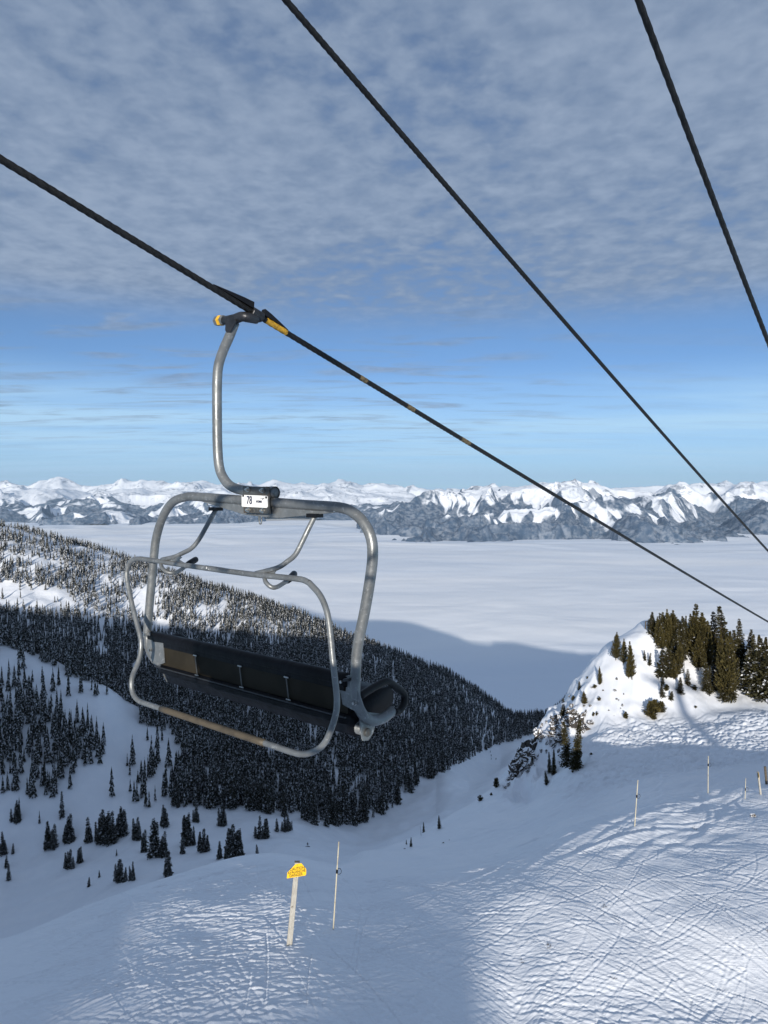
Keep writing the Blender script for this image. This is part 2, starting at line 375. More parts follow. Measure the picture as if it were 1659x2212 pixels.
# ------------------------------------------------------------------ terrain in view
# each column: photo x, then 15 stations (distance along +Y in m, photo height y of the ground there)
COLS = [
 (-1500,[(6,5600),(22,2250),(28,2150),(36,2080),(44,2060),(58,2060),(88,2060),(150,2060),(255,2040),(330,1860),(370,1640),(430,1400),(500,1440),(600,1260),(760,1110)]),
 (-500,[(6,5600),(22.8,2250),(27.3,2150),(32,2075),(37,2085),(52,2110),(84,2110),(150,2100),(255,2040),(330,1860),(370,1640),(430,1380),(500,1420),(600,1270),(760,1105)]),
 (0,   [(6,5600),(23.5,2212),(28,2105),(33.5,2030),(37,2070),(51,2190),(82,2230),(150,2160),(255,2022),(330,1850),(370,1640),(430,1395),(500,1422),(600,1285),(740,1133)]),
 (200, [(6,5600),(23.5,2212),(28.5,2066),(35.5,1949),(39,1990),(52,2110),(82,2130),(150,2060),(262,1945),(342,1800),(378,1640),(422,1474),(462,1492),(600,1335),(755,1186)]),
 (300, [(6,5600),(23.5,2212),(29,2037),(37,1909),(41,1950),(54,2080),(82,2090),(150,2010),(265,1906),(346,1775),(390,1660),(430,1545),(455,1532),(600,1375),(740,1222)]),
 (400, [(6,5600),(23.6,2212),(29.4,2018),(38,1882),(42,1920),(55,2040),(82,2050),(150,1975),(270,1880),(352,1758),(400,1652),(440,1562),(480,1502),(600,1372),(722,1255)]),
 (600, [(6,5600),(23.8,2212),(30,1998),(40,1848),(44,1880),(56,1960),(82,1980),(150,1925),(282,1846),(366,1762),(410,1650),(455,1555),(510,1475),(595,1392),(702,1318)]),
 (800, [(6,5600),(24.4,2212),(31,2012),(39,1890),(43,1862),(46,1850),(49,1843),(52,1840),(300,1838),(398,1770),(440,1655),(490,1572),(550,1500),(612,1442),(682,1392)]),
 (950, [(6,5600),(24.8,2212),(31.5,2008),(38.5,1892),(46,1850),(54,1820),(61,1796),(66,1777),(330,1779),(485,1668),(530,1620),(570,1577),(610,1536),(650,1500),(702,1462)]),
 (1060,[(6,5600),(25.3,2212),(31.2,2005),(38.5,1880),(48,1832),(58,1782),(68,1737),(78,1705),(400,1707),(650,1612),(668,1594),(685,1577),(705,1560),(722,1545),(748,1522)]),
 (1120,[(6,5600),(25.8,2212),(31.2,2000),(38.8,1862),(49,1815),(60,1762),(72,1708),(83,1645),(480,1648),(700,1597),(715,1590),(730,1582),(750,1573),(770,1566),(790,1556)]),
 (1180,[(6,5600),(25.4,2212),(31.0,1998),(39.2,1838),(50,1798),(61,1738),(74,1663),(86,1548),(500,1620),(700,1592),(715,1586),(730,1579),(750,1571),(770,1564),(800,1552)]),
 (1240,[(6,5600),(25.4,2212),(30.9,1996),(40.0,1808),(50,1770),(62,1712),(75,1612),(88,1477),(500,1610),(690,1585),(705,1575),(720,1560),(740,1545),(760,1530),(790,1515)]),
 (1330,[(6,5600),(25.4,2212),(30.9,1992),(41.3,1778),(51,1742),(63,1680),(75,1572),(91,1378),(500,1600),(690,1580),(705,1570),(720,1550),(740,1530),(760,1515),(790,1500)]),
 (1420,[(6,5600),(25.4,2212),(30.9,1988),(42.5,1752),(52,1718),(64,1652),(76,1550),(93,1344),(500,1600),(690,1580),(705,1570),(720,1550),(740,1530),(760,1515),(790,1500)]),
 (1520,[(6,5600),(25.4,2212),(31.0,1979),(45.5,1727),(54,1697),(65,1632),(77,1542),(94,1352),(500,1600),(690,1580),(705,1570),(720,1550),(740,1530),(760,1515),(790,1500)]),
 (1659,[(6,5600),(25.4,2212),(31.2,1964),(48,1702),(55,1678),(66,1608),(77,1530),(93,1372),(500,1600),(690,1580),(705,1570),(720,1550),(740,1530),(760,1515),(790,1500)]),
 (2200,[(6,5600),(26.5,2212),(32,1950),(48,1702),(56,1668),(66,1580),(77,1505),(93,1370),(500,1600),(690,1580),(705,1570),(720,1550),(740,1530),(760,1515),(790,1500)]),
 (3200,[(6,5600),(26.5,2212),(32,1950),(48,1702),(56,1668),(66,1580),(77,1505),(93,1370),(500,1600),(690,1580),(705,1570),(720,1550),(740,1530),(760,1515),(790,1500)]),
]
def build_ground_arrays():
    tk = np.array([(c[0]-CX)/FPX for c in COLS])
    Dk = np.array([[p[0] for p in c[1]] for c in COLS]); Zk = np.array([[zat(p[1], p[0]) for p in c[1]] for c in COLS])
    Zk[:, 0] = -19.5
    # the ground breaks away right behind each skyline of the bowl
    De = Dk[:, 7]*1.05; Ze = np.array([zat(c[1][7][1]+(12 if c[0] > 820 else 4), d_) for c, d_ in zip(COLS, De)])
    Dk = np.insert(Dk, 8, De, axis=1); Zk = np.insert(Zk, 8, Ze, axis=1)
    # beyond the last crest the slope drops under the cloud
    Dk = np.concatenate([Dk, Dk[:, -1:]+90, Dk[:, -1:]+2600], axis=1); Zk = np.concatenate([Zk, Zk[:, -1:]-30, np.full_like(Zk[:, -1:], -1150)], axis=1)
    tx = np.concatenate([np.linspace(-1.45, -.62, 60, endpoint=False), np.linspace(-.62, .62, 1050, endpoint=False), np.linspace(.62, 1.45, 60)])
    R = np.concatenate([np.geomspace(6, 22, 50, endpoint=False), np.geomspace(22, 60, 520, endpoint=False), np.geomspace(60, 130, 240, endpoint=False), np.geomspace(130, 830, 330, endpoint=False), np.geomspace(830, 3400, 40)])
    D2 = np.stack([pchip(tk, Dk[:, k], tx[:, None])[:, 0] if False else pchip(tk, Dk[:, k], tx) for k in range(Dk.shape[1])])   # (K,C)
    Z2 = np.stack([pchip(tk, Zk[:, k], tx) for k in range(Dk.shape[1])])
    Zg = pchip(np.log(D2), Z2, np.log(R)[:, None])
    X = tx[None, :]*R[:, None]; Y = np.broadcast_to(R[:, None], X.shape)
    nearw = sstep(7, 20, Y)*(1-sstep(110, 150, Y)); farw = sstep(170, 330, Y)*(1-sstep(900, 1300, Y))
    Zg = Zg+nearw*(0.24*fbm(X/10+3, Y/10, 2, 5)+0.085*fbm(X/4.2+.3*Y/4.2, Y/5.5, 2, 8)+0.030*fbm(X/2.6, Y/2.4+4, 2, 9)+0.006*fbm(X/.7, Y/.9, 2, 23))
    # gullies down the knoll and its cliff
    kn = sstep(67, 76, Y)*(1-sstep(100, 112, Y))*sstep(.12, .2, X/Y)
    Zg = Zg+kn*(0.55*ridged(X/7, Y/16, 4, 31)-.33+0.14*fbm(X/2.5, Y/5, 3, 33))
    cl = sstep(63, 74, Y)*(1-sstep(98, 106, Y))*sstep(.15, .19, X/Y)*(1-sstep(.25, .32, X/Y))
    Zg = Zg+cl*(2.0*ridged(X/4, Y/6, 5, 41)-1.2)
    Zg = Zg+farw*(5.0*fbm(X/110, Y/110, 3, 61)+1.2*fbm(X/22, Y/22, 3, 63))
    return tx, R, X, Y, Zg, nearw
TX, RR, GX, GY, GZ, GNEAR = build_ground_arrays()
def stamp_tracks():
    g = np.random.default_rng(5)
    n = 5200
    for i in range(n):
        far = g.random() < .22
        if far: D = g.uniform(61, 75); X0 = D*g.uniform(.27, .60); w = g.uniform(.08, .18); dep = g.uniform(.02, .055); ln = g.uniform(3, 12); Rc = g.uniform(8, 40)
        else:
            D = 22*math.exp(g.uniform(0, 1)*math.log(2.25)); X0 = D*g.uniform(-.50, .60); w = g.uniform(.028, .075); dep = g.uniform(.004, .020)*g.choice([.6, 1, 1.5]); ln = g.uniform(1.2, 10); Rc = g.uniform(5, 60)
            if X0/D < -.3 and g.random() < .3: continue
            if D > 38+max(0, X0)*.55: continue
        if not far and X0 > 1: dep *= .62
        r_ = g.random()
        if far: th = g.normal(-.1, .5)
        elif X0 > 3.5+g.normal(0, 1.5): th = g.normal(-.62+.35*math.sin(X0*.35+D*.2), .20) if r_ < .76 else (g.normal(.5, .3) if r_ < .93 else g.uniform(0, 3.14))
        else: th = g.normal(.40+.3*math.sin(X0*.4+D*.25), .20) if r_ < .76 else (g.normal(-.35, .3) if r_ < .93 else g.uniform(0, 3.14))
        sg = g.choice([-1, 1]); d = np.array([math.cos(th), math.sin(th)]); nn = np.array([-d[1], d[0]])*sg
        P = np.array([X0, D]); C = P+nn*Rc; half = ln/2/Rc
        i0, i1 = np.searchsorted(RR, [D-ln/2-.6, D+ln/2+.6]); t0 = (X0-ln/2-.6)/(D-ln/2); t1 = (X0+ln/2+.6)/(D-ln/2)
        if X0 < 0: t0 = (X0-ln/2-.6)/(D-ln/2); t1 = (X0+ln/2+.6)/(D+ln/2) if X0+ln/2 < 0 else t1
        j0, j1 = np.searchsorted(TX, [min(t0, t1), max(t0, t1)])
        if i1-i0 < 2 or j1-j0 < 2: continue
        x = GX[i0:i1, j0:j1]-C[0]; y = GY[i0:i1, j0:j1]-C[1]; rad = np.hypot(x, y); q = (rad-Rc)*sg/w
        a = np.arctan2(y, x)-math.atan2(-nn[1], -nn[0]); a = (a+math.pi) % (2*math.pi)-math.pi
        end = sstep(1.0, .75, np.abs(a)/half)
        prof = -np.exp(-q*q)+.75*np.exp(-((q-1.7)/.8)**2)
        GZ[i0:i1, j0:j1] += dep*prof*end
    for i in range(260):
        D = g.uniform(38, 66); X0 = D*g.uniform(.05, .5); w = g.uniform(.12, .4); dep = g.uniform(.01, .045); Rc = g.uniform(10, 30); ln = g.uniform(5, 16)
        th = g.normal(.5, .35); d = np.array([math.cos(th), math.sin(th)]); sg = g.choice([-1, 1]); nn = np.array([-d[1], d[0]])*sg; C = np.array([X0, D])+nn*Rc
        i0, i1 = np.searchsorted(RR, [D-9, D+9]); j0, j1 = np.searchsorted(TX, [(X0-9)/D, (X0+9)/D])
        x = GX[i0:i1, j0:j1]-C[0]; y = GY[i0:i1, j0:j1]-C[1]; q = (np.hypot(x, y)-Rc)*sg/w
        a = np.arctan2(y, x)-math.atan2(-nn[1], -nn[0]); a = (a+math.pi) % (2*math.pi)-math.pi
        GZ[i0:i1, j0:j1] += dep*(-np.exp(-q*q)+.8*np.exp(-((q-1.7)/.8)**2))*sstep(1.0, .5, np.abs(a)/(ln/2/Rc))
    m = (GY > 20) & (GY < 62)
    w = (1-sstep(36, 50, GY-np.clip(GX, 0, 25)*.5))*sstep(-.55, -.15, GX/GY)
    rough = sstep(-.1, .35, fbm(GX/4, GY/4, 2, 55))
    GZ[:] += np.where(m, w*(.009*fbm(GX/.35, GY/.45, 2, 57)*(.15+1.8*rough)+.014*fbm(GX/1.5, GY/1.3, 2, 59)), 0)
stamp_tracks()
def ground_z(X, Y):
    X = np.asarray(X, dtype=float); Y = np.asarray(Y, dtype=float); t = X/Y
    j = np.clip(np.searchsorted(TX, t)-1, 0, len(TX)-2); i = np.clip(np.searchsorted(RR, Y)-1, 0, len(RR)-2)
    a = (t-TX[j])/(TX[j+1]-TX[j]); b = (Y-RR[i])/(RR[i+1]-RR[i])
    return (GZ[i, j]*(1-a)+GZ[i, j+1]*a)*(1-b)+(GZ[i+1, j]*(1-a)+GZ[i+1, j+1]*a)*b
def hit(x, y, dmin=8):
    """first ground point seen at photo position x, y"""
    for _ in range(400):
        d = ray(x, y); D = RR[RR > dmin]; zt = ground_z(d[0]*D, D)
        k = np.nonzero(zt >= d[2]*D)[0]
        if len(k):
            k = k[0]
            if k == 0: return np.array([d[0]*D[0], D[0], zt[0]])
            e0 = d[2]*D[k-1]-zt[k-1]; e1 = zt[k]-d[2]*D[k]; q = e0/(e0+e1+1e-9); DD = D[k-1]+(D[k]-D[k-1])*q
            return np.array([d[0]*DD, DD, float(ground_z(d[0]*DD, DD))])
        y += 1.0
    raise ValueError
def grid_faces(nr, nc):
    i = np.arange(nr-1)[:, None]*nc+np.arange(nc-1)[None, :]
    return np.stack([i, i+1, i+nc+1, i+nc], axis=-1).reshape(-1, 4)
def add_attr(me, name, arr):
    a = me.attributes.new(name, 'FLOAT', 'POINT'); a.data.foreach_set('value', np.asarray(arr, dtype=np.float32).ravel())
me = mesh_np('ground', np.stack([GX, GY, GZ], -1).reshape(-1, 3), grid_faces(*GX.shape), [M_SNOW], smooth=True)
PX, PY = proj(GX, GY, GZ)
add_attr(me, 'near', sstep(0, 1, GNEAR))
trk = 0.16+0.95*(1-sstep(33, 44, GY-3*fbm(GX/12, GY/12, 2, 3)-np.clip(GX, 0, 20)*.45))*sstep(-.55, -.1, GX/GY+.25*fbm(GX/10, GY/10, 2, 91))
trk = np.maximum(trk, .9*sstep(.27, .36, GX/GY)*sstep(60, 65, GY)*(1-sstep(72, 78, GY)))
add_attr(me, 'tracked', trk)
ground = link('ground', me); tag(ground, kind='structure', label='shaded and sunlit snow slopes, valley floor and hillside', cat='snow ground')

# the mountain the lift climbs, behind the camera: its crest shades the valley
TU = [(-6000,300),(-2200,280),(-1485,245),(-1044,130),(-736,86),(-500,22),(-419,19),(-329,12),(-196,2),(-150,1),(-60,-9),(-25,-12.1),(-14,-12.55),(-7,-12.55),(-1,-12.7),(1.5,-15.4),(30,-17),(60,-19),(80,-30),(196,-87),(251,-114),(600,-300),(6000,-800)]
def build_ridge():
    tu = np.array([t[0] for t in TU], float); tv = np.array([t[1] for t in TU], float)
    u = np.concatenate([np.linspace(-1500, -250, 40, endpoint=False), np.linspace(-250, 200, 300, endpoint=False), np.linspace(200, 3000, 300)])
    T = np.interp(u, tu, tv)+np.where(np.abs(u) < 120, .5, 4)*fbm(u/18, u*0, 3, 77)
    sc_ = 70+np.clip(np.abs(T)*1.6, 0, 520)+np.clip(np.abs(u)-200, 0, 400)*.6     # distance of the crest
    V = []
    S = np.concatenate([np.linspace(0, 1, 22), np.linspace(1.06, 3.2, 16)])
    ca, sa = math.cos(SUN_AZ), math.sin(SUN_AZ)
    for q in S:
        s = 5-(sc_+5)*q; crest = T+sc_*TE; base = np.full_like(u, -21.0)-np.clip(np.abs(u)-60, 0, 900)*np.where(u > 0, .8, .25)
        z = base+(crest-base)*(q**1.15) if q <= 1 else crest-(q-1)*sc_*.35
        z = z+2.0*fbm(u/30, u*0+q*6, 3, 12)*(q*(1-q)*4 if q < 1 else -1*(1-math.exp(1-q)))
        V.append(np.stack([u*ca-s*sa, u*sa+s*ca, z], -1))
    V = np.array(V); me = mesh_np('mountain_ridge', V.reshape(-1, 3), grid_faces(V.shape[0], V.shape[1]), [M_SNOW], smooth=True)
    add_attr(me, 'near', np.ones(V.shape[0]*V.shape[1])*.2); add_attr(me, 'tracked', np.zeros(V.shape[0]*V.shape[1]))
    tag(link('mountain_ridge', me), kind='structure', label='snow ridge the lift climbs, behind the viewpoint', cat='ridge')
build_ridge()

# ------------------------------------------------------------------ sea of cloud in the valley
SEA = -790.0
def build_sea():
    tx = np.linspace(-1.3, 1.3, 500); R = np.geomspace(1300, 90000, 560)
    X = tx[None, :]*R[:, None]; Y = np.broadcast_to(R[:, None], X.shape)
    w = 1500*fbm(X/5200, Y/5200, 3, 3)
    Z = SEA+20*fbm((X+w)/3900+2, (Y+w*.8)/2600, 4, 7, .5)+2.2*fbm((X-w)/1000, (Y+w)/800, 3, 17)+38*sstep(9000, 14000, Y)*fbm(X/2100+w/900, Y/2600, 3, 29)+4*(1-sstep(5000, 9000, Y))*(np.abs(fbm(X/700+w/1500, Y/600, 3, 37))-.3)
    Z = Z-(X*X+Y*Y)/(2*6.37e6)*.8
    m, nt, N, L, B = mat('cloud'); P = N.new('ShaderNodeNewGeometry').outputs['Position']
    L.new(nX(N, L, nR(N, L, nN(N, L, P, .00022, 5, .55, .6, mp=(.55, 1.5, 1)), .35, .66), (0.80, 0.85, 0.92), (0.98, 0.98, 0.98)), B.inputs['Base Color']); B.inputs['Roughness'].default_value = 1; B.inputs['Specular IOR Level'].default_value = 0
    bp = N.new('ShaderNodeBump'); bp.inputs['Distance'].default_value = 16; bp.inputs['Strength'].default_value = .8
    L.new(nN(N, L, P, .0016, 5, .5, .6, mp=(.7, 1.2, 1)), bp.inputs['Height']); L.new(bp.outputs[0], B.inputs['Normal'])
    me = mesh_np('cloud_sea', np.stack([X, Y, Z], -1).reshape(-1, 3), grid_faces(*X.shape), [m], smooth=True)
    tag(link('cloud_sea', me), label='flat sea of pale cloud filling the valley', cat='cloud', kind='structure')
build_sea()

# ------------------------------------------------------------------ far mountains
def build_mountains(name, label, massifs, D0, D1, nr, nc, tlim, seed, wl, amp, tree_z, band):
    tx = np.linspace(*tlim, nc); R = np.geomspace(D0, D1, nr)
    X = tx[None, :]*R[:, None]; Y = np.broadcast_to(R[:, None], X.shape)
    wx = 0.35*fbm(X/(wl*1.5), Y/(wl*1.5), 3, seed+5)
    rg = ridged(X/wl+wx, Y/(wl*1.25)+wx, 6, seed, .42)
    fine = ridged(X/(wl*.20), Y/(wl*.24), 5, seed+50, .55)
    rw = .5*fbm(X/(wl*.8), Y/(wl*.8), 3, seed+15)
    rib = ridged(X/(wl*.38)+rw*1.8, Y/(wl*1.1)+rw, 5, seed+60, .45)
    rib2 = ridged(X/(wl*.13)+rw*3, Y/(wl*.55)+rw*2, 4, seed+64, .5)
    Z = np.full(X.shape, -1500.0)
    for keys, Dc, Df, Db in massifs:
        xs = (np.array([k[0] for k in keys], float)-CX)/FPX
        yc = np.interp(tx, xs, [k[1] for k in keys])
        Dcc = np.interp(tx, xs, [k[2] if len(k) > 2 else Dc for k in keys])*(1+.035*fbm(tx*9+seed, tx*0, 3, seed))
        zc = (HY-yc)/FPX*Dcc
        d = Dcc[None, :]-Y
        front = np.clip(d/Df, 0, 3); back = np.clip(-d/Db, 0, 3)
        t = front+back
        crag = amp*.07*fbm(tx*75, tx*0+.5, 4, seed+9)[None, :]*np.exp(-t*9)
        drop = (zc[None, :]+1000)*(1-np.exp(-1.35*t**1.05))*1.0
        off = 1-np.exp(-(t/.10)**1.2)
        drop = drop+360*np.clip(t-1.0, 0, 3)**1.0
        z = zc[None, :]+crag-drop*.86+off*amp*((rg-.46)*1.35+(rib-.5)*.50+(rib2-.5)*.16+(fine-.45)*.07)*(1-.25*np.clip(t-1, 0, 1))
        z = np.where(off < 1, np.minimum(z, zc[None, :]+amp*.02+off*amp*.3), z)
        edge = sstep(xs[0], xs[0]+.02, tx)*(1-sstep(xs[-1]-.02, xs[-1], tx)); z = z*edge[None, :]+(-1500)*(1-edge[None, :])
        Z = np.maximum(Z, z)
    me = mesh_np(name, np.stack([X, Y, Z], -1).reshape(-1, 3), grid_faces(*X.shape), [mountain_material(name, tree_z, band)], smooth=True)
    add_attr(me, 'gully', rg)
    add_attr(me, 'chute', rib*.62+rib2*.38)
    tag(link(name, me), label=label, cat='mountain range', kind='structure')
A1 = [(-900,1045),(-400,1048),(-200,1042),(-60,1048),(0,1047),(22,1043),(60,1050),(85,1040),(130,1037),(150,1042),(178,1051),(228,1049),(255,1042),(290,1041),(330,1041),(352,1046),(400,1042),(438,1037),(470,1046),(520,1043),(560,1046),(590,1034),(622,1043),(680,1049),(712,1044),(742,1036),(780,1048),(850,1046),(900,1056),(950,1060),(1000,1064),(1060,1052),(1110,1054),(1150,1050),(1300,1055),(1400,1050),(1490,1047),(1540,1048),(1600,1046),(1659,1046),(1850,1044),(2300,1046),(2600,1048)]
A2 = [(-900,1060),(-100,1058),(0,1066),(80,1054),(130,1062),(200,1068),(250,1057),(300,1054),(350,1064),(450,1062),(600,1063),(700,1058),(800,1068),(900,1078),(1000,1100),(1100,1120)]
build_mountains('distant_mountain_range', 'farthest white mountain range along the horizon', [(A1, 46000, 9000, 5000), (A2, 36000, 7000, 4000)], 24000, 54000, 330, 1150, (-.95, .95), 101, 7000, 800, -620, 300)
B1 = [(-900,1085),(-300,1090),(-100,1100),(0,1099),(60,1093),(130,1083),(200,1074),(260,1070),(340,1068),(400,1070),(440,1078),(480,1090),(520,1104),(560,1118),(600,1130)]
B2 = [(-900,1110),(-50,1112),(60,1106),(150,1094),(230,1088),(300,1092),(360,1098),(420,1102),(470,1112),(520,1124)]
build_mountains('left_mountain', 'broad snowy mountain with forest strips beyond the cloud, left of the chair', [(B1, 27000, 4200, 3000), (B2, 23500, 2300, 3000)], 19500, 33000, 300, 900, (-.95, -.12), 202, 3600, 520, -470, 300)
C1 = [(750,1125),(790,1112),(830,1101),(880,1084),(920,1070),(960,1064),(1000,1060),(1060,1057),(1100,1064),(1150,1050),(1200,1043),(1240,1040),(1280,1043),(1320,1056),(1380,1062),(1420,1066),(1480,1085),(1520,1110),(1570,1150)]
C2 = [(890,1150),(930,1132),(968,1112),(1000,1128),(1050,1112),(1110,1100),(1160,1098),(1200,1094),(1270,1082),(1322,1077),(1370,1095),(1420,1118),(1470,1136),(1540,1164),(1590,1190)]
C3 = [(960,1160),(1010,1144),(1060,1133),(1150,1127),(1230,1133),(1330,1150),(1430,1150),(1500,1158),(1560,1172),(1600,1190)]
build_mountains('central_mountain', 'rocky mountain group with snow ribs and dark forest, right of the chair', [(C1, 18500, 3300, 3000), (C2, 14600, 1500, 2000), (C3, 13400, 700, 1500)], 11800, 23000, 430, 1000, (-.08, .56), 303, 2300, 460, -290, 260)
D1 = [(1340,1090),(1400,1072),(1440,1056),(1480,1047),(1510,1041),(1550,1050),(1600,1049),(1659,1052),(1750,1046),(1900,1050),(2300,1040),(2600,1045)]
D2 = [(1480,1150),(1540,1130),(1600,1112),(1659,1090),(1720,1078),(1900,1082),(2300,1070),(2600,1080)]
build_mountains('right_mountain', 'snow-topped mountain with dark wooded foot at the right edge', [(D1, 23000, 4500, 3000), (D2, 17000, 2300, 2500)], 13500, 29000, 340, 800, (.3, 1.0), 404, 3300, 560, -230, 260)

# ------------------------------------------------------------------ trees
def diamonds(base, direc, up, length, width):
    """arrays -> diamond leaf: base, left, tip, right"""
    side = np.cross(direc, up); side /= (np.linalg.norm(side, axis=1)[:, None]+1e-9)
    mid = base+direc*(length*.45)[:, None]
    return np.stack([base, mid+side*(width/2)[:, None], base+direc*length[:, None], mid-side*(width/2)[:, None]], 1)
def conifer(seed, h, r, kind='fir', whorls=40, per=8, tufts=4, leaf=.42):
    """crown vertices (k,4,3) of leaf-sized faces and the trunk"""
    g = np.random.default_rng(seed); Q = []
    z0 = .05 if kind == 'fir' else .10
    lean = np.array([g.normal(0, .012), g.normal(0, .012), 0])
    sect = g.uniform(.72, 1.12, 7)
    for i in range(whorls):
        t = z0+(1-z0)*((i+g.uniform(0, .8))/whorls)
        if kind == 'fir': prof = (1-t)**.85*(1+.18*math.sin(t*26+seed)); droop = -.35+.5*t
        else: prof = (math.sin(math.pi*min(1, (t+.08)**.75))**.7)*(.62+.38*(1-t)); droop = .35+.5*t
        if kind == 'pine' and g.random() < .12: continue
        n = max(3, int(per*(.55+.6*(1-t))))
        a0 = g.uniform(0, 6.28)
        for k in range(n):
            a = a0+6.283*k/n+g.normal(0, .25); ln = r*prof*g.uniform(.6, 1.15)*sect[int(a/6.283*7) % 7]+.04*r
            if ln < .05: continue
            d0 = np.array([math.cos(a), math.sin(a), droop*g.uniform(.6, 1.3)]); d0 /= np.linalg.norm(d0)
            root = np.array([0, 0, t*h])+lean*t*h*3
            for j in range(tufts):
                q = (j+.4)/tufts*(1 if kind == 'fir' else 1)
                p = root+d0*ln*q; p[2] += (.16*ln*q*q if kind == 'fir' else .30*ln*q*q)
                for s in range(3):
                    dd = d0+g.normal(0, .42, 3); dd[2] += (.05 if kind == 'fir' else .55)*g.uniform(.3, 1); dd /= np.linalg.norm(dd)
                    up = g.normal(0, 1, 3); up[2] += 1.4
                    L_ = leaf*(.55+.6*ln/r)*g.uniform(.7, 1.3)
                    Q.append(diamonds(p[None], dd[None], up[None], np.array([L_]), np.array([L_*g.uniform(.38, .6)]))[0])
    for s in range(6):
        p = np.array([0, 0, h*(.95-.02*s)])+lean*h*3
        dd = nrm(np.array([g.normal(0, .18), g.normal(0, .18), 1])); Q.append(diamonds(p[None], dd[None], g.normal(0, 1, (1, 3)), np.array([h*.045]), np.array([h*.012]))[0])
    Q = np.array(Q); n = len(Q)
    return Q.reshape(-1, 3), np.arange(n*4).reshape(n, 4), lean
def trunk_mesh(name, h, r, lean, m, branches=0, seed=0):
    b = MB(); g = random.Random(seed)
    P = [np.array([0, 0, -.5])]+[np.array([0, 0, h*t])+lean*h*t*3 for t in (.0, .2, .4, .6, .8, .97)]
    b.add(*tube(P, [r*1.1, r, r*.85, r*.66, r*.48, r*.28, r*.06], 7), smooth=True)
    for _ in range(branches):
        t = g.uniform(.08, .92); a = g.uniform(0, 6.28); ln = h*.16*(1-t*.8)*g.uniform(.4, 1.1)
        p = np.array([0, 0, h*t])+lean*h*t*3; d = np.array([math.cos(a), math.sin(a), g.uniform(-.2, .7)])
        b.add(*tube([p, p+d*ln*.5, p+d*ln+np.array([0, 0, ln*.15])], [r*.22, r*.15, r*.05], 4), smooth=True)
    V = np.array(b.v); me = bpy.data.meshes.new(name); me.from_pydata([tuple(v) for v in V], [], b.f); me.materials.append(m); me.update()
    return me
PROTO = {}
def proto(key, *, h=10., r=2., kind='fir', n=4, m=M_FIR, whorls=40, per=8, tufts=4, leaf=.42, tr=.16, tm=M_BARK, seed0=0):
    L_ = []
    for i in range(n):
        V, F_, lean = conifer(seed0+i, h, r, kind, whorls, per, tufts, leaf)
        cm = mesh_np('crown', V, F_, [m]); tm_ = trunk_mesh('trunk', h, tr, lean, tm, 10, i)
        L_.append((cm, tm_, h))
    PROTO[key] = L_
proto('fir', h=12, r=2.3, n=4, whorls=50, per=9, tufts=4, leaf=.50, seed0=10)
proto('firs', h=12, r=2.9, n=3, m=M_FIRS, whorls=40, per=9, tufts=4, leaf=.75, seed0=20)
proto('pine', h=12, r=2.5, kind='pine', n=4, m=M_PINE, whorls=40, per=9, tufts=5, leaf=.60, tr=.2, seed0=30)
proto('slim', h=6, r=.75, n=3, whorls=24, per=6, tufts=3, leaf=.42, tr=.09, seed0=40, m=M_FIR)
proto('bush', h=3, r=1.1, kind='pine', n=3, m=M_PINE, whorls=12, per=7, tufts=3, leaf=.5, tr=.07, seed0=50)
proto('val', h=12, r=1.75, n=6, m=M_VAL, whorls=24, per=7, tufts=2, leaf=.95, tr=.16, seed0=60)
def snag_mesh(seed):
    return trunk_mesh('trunk', 8, .12, np.array([.01, .02, 0]), M_BARKG, 26, seed)
SNAG = [snag_mesh(s) for s in range(2)]
def plant(key, loc, height, label, group, cat='tree', name=None, widen=1.0, tilt=0.0, parts=True):
    i = rnd.randrange(len(PROTO[key])); cm, tm_, h = PROTO[key][i]; s = height/h
    nm = name or {'fir': 'fir_tree', 'firs': 'fir_tree', 'pine': 'pine_tree', 'slim': 'fir_tree', 'bush': 'shrub', 'val': 'fir_tree'}[key]
    r = empty(nm, tuple(loc)); r.scale = (s*widen, s*widen, s); r.rotation_euler = (tilt*rnd.uniform(-1, 1), tilt*rnd.uniform(-1, 1), rnd.uniform(0, 6.28))
    tag(r, label, cat, group)
    link('crown', cm, r); link('trunk', tm_, r)
    return r
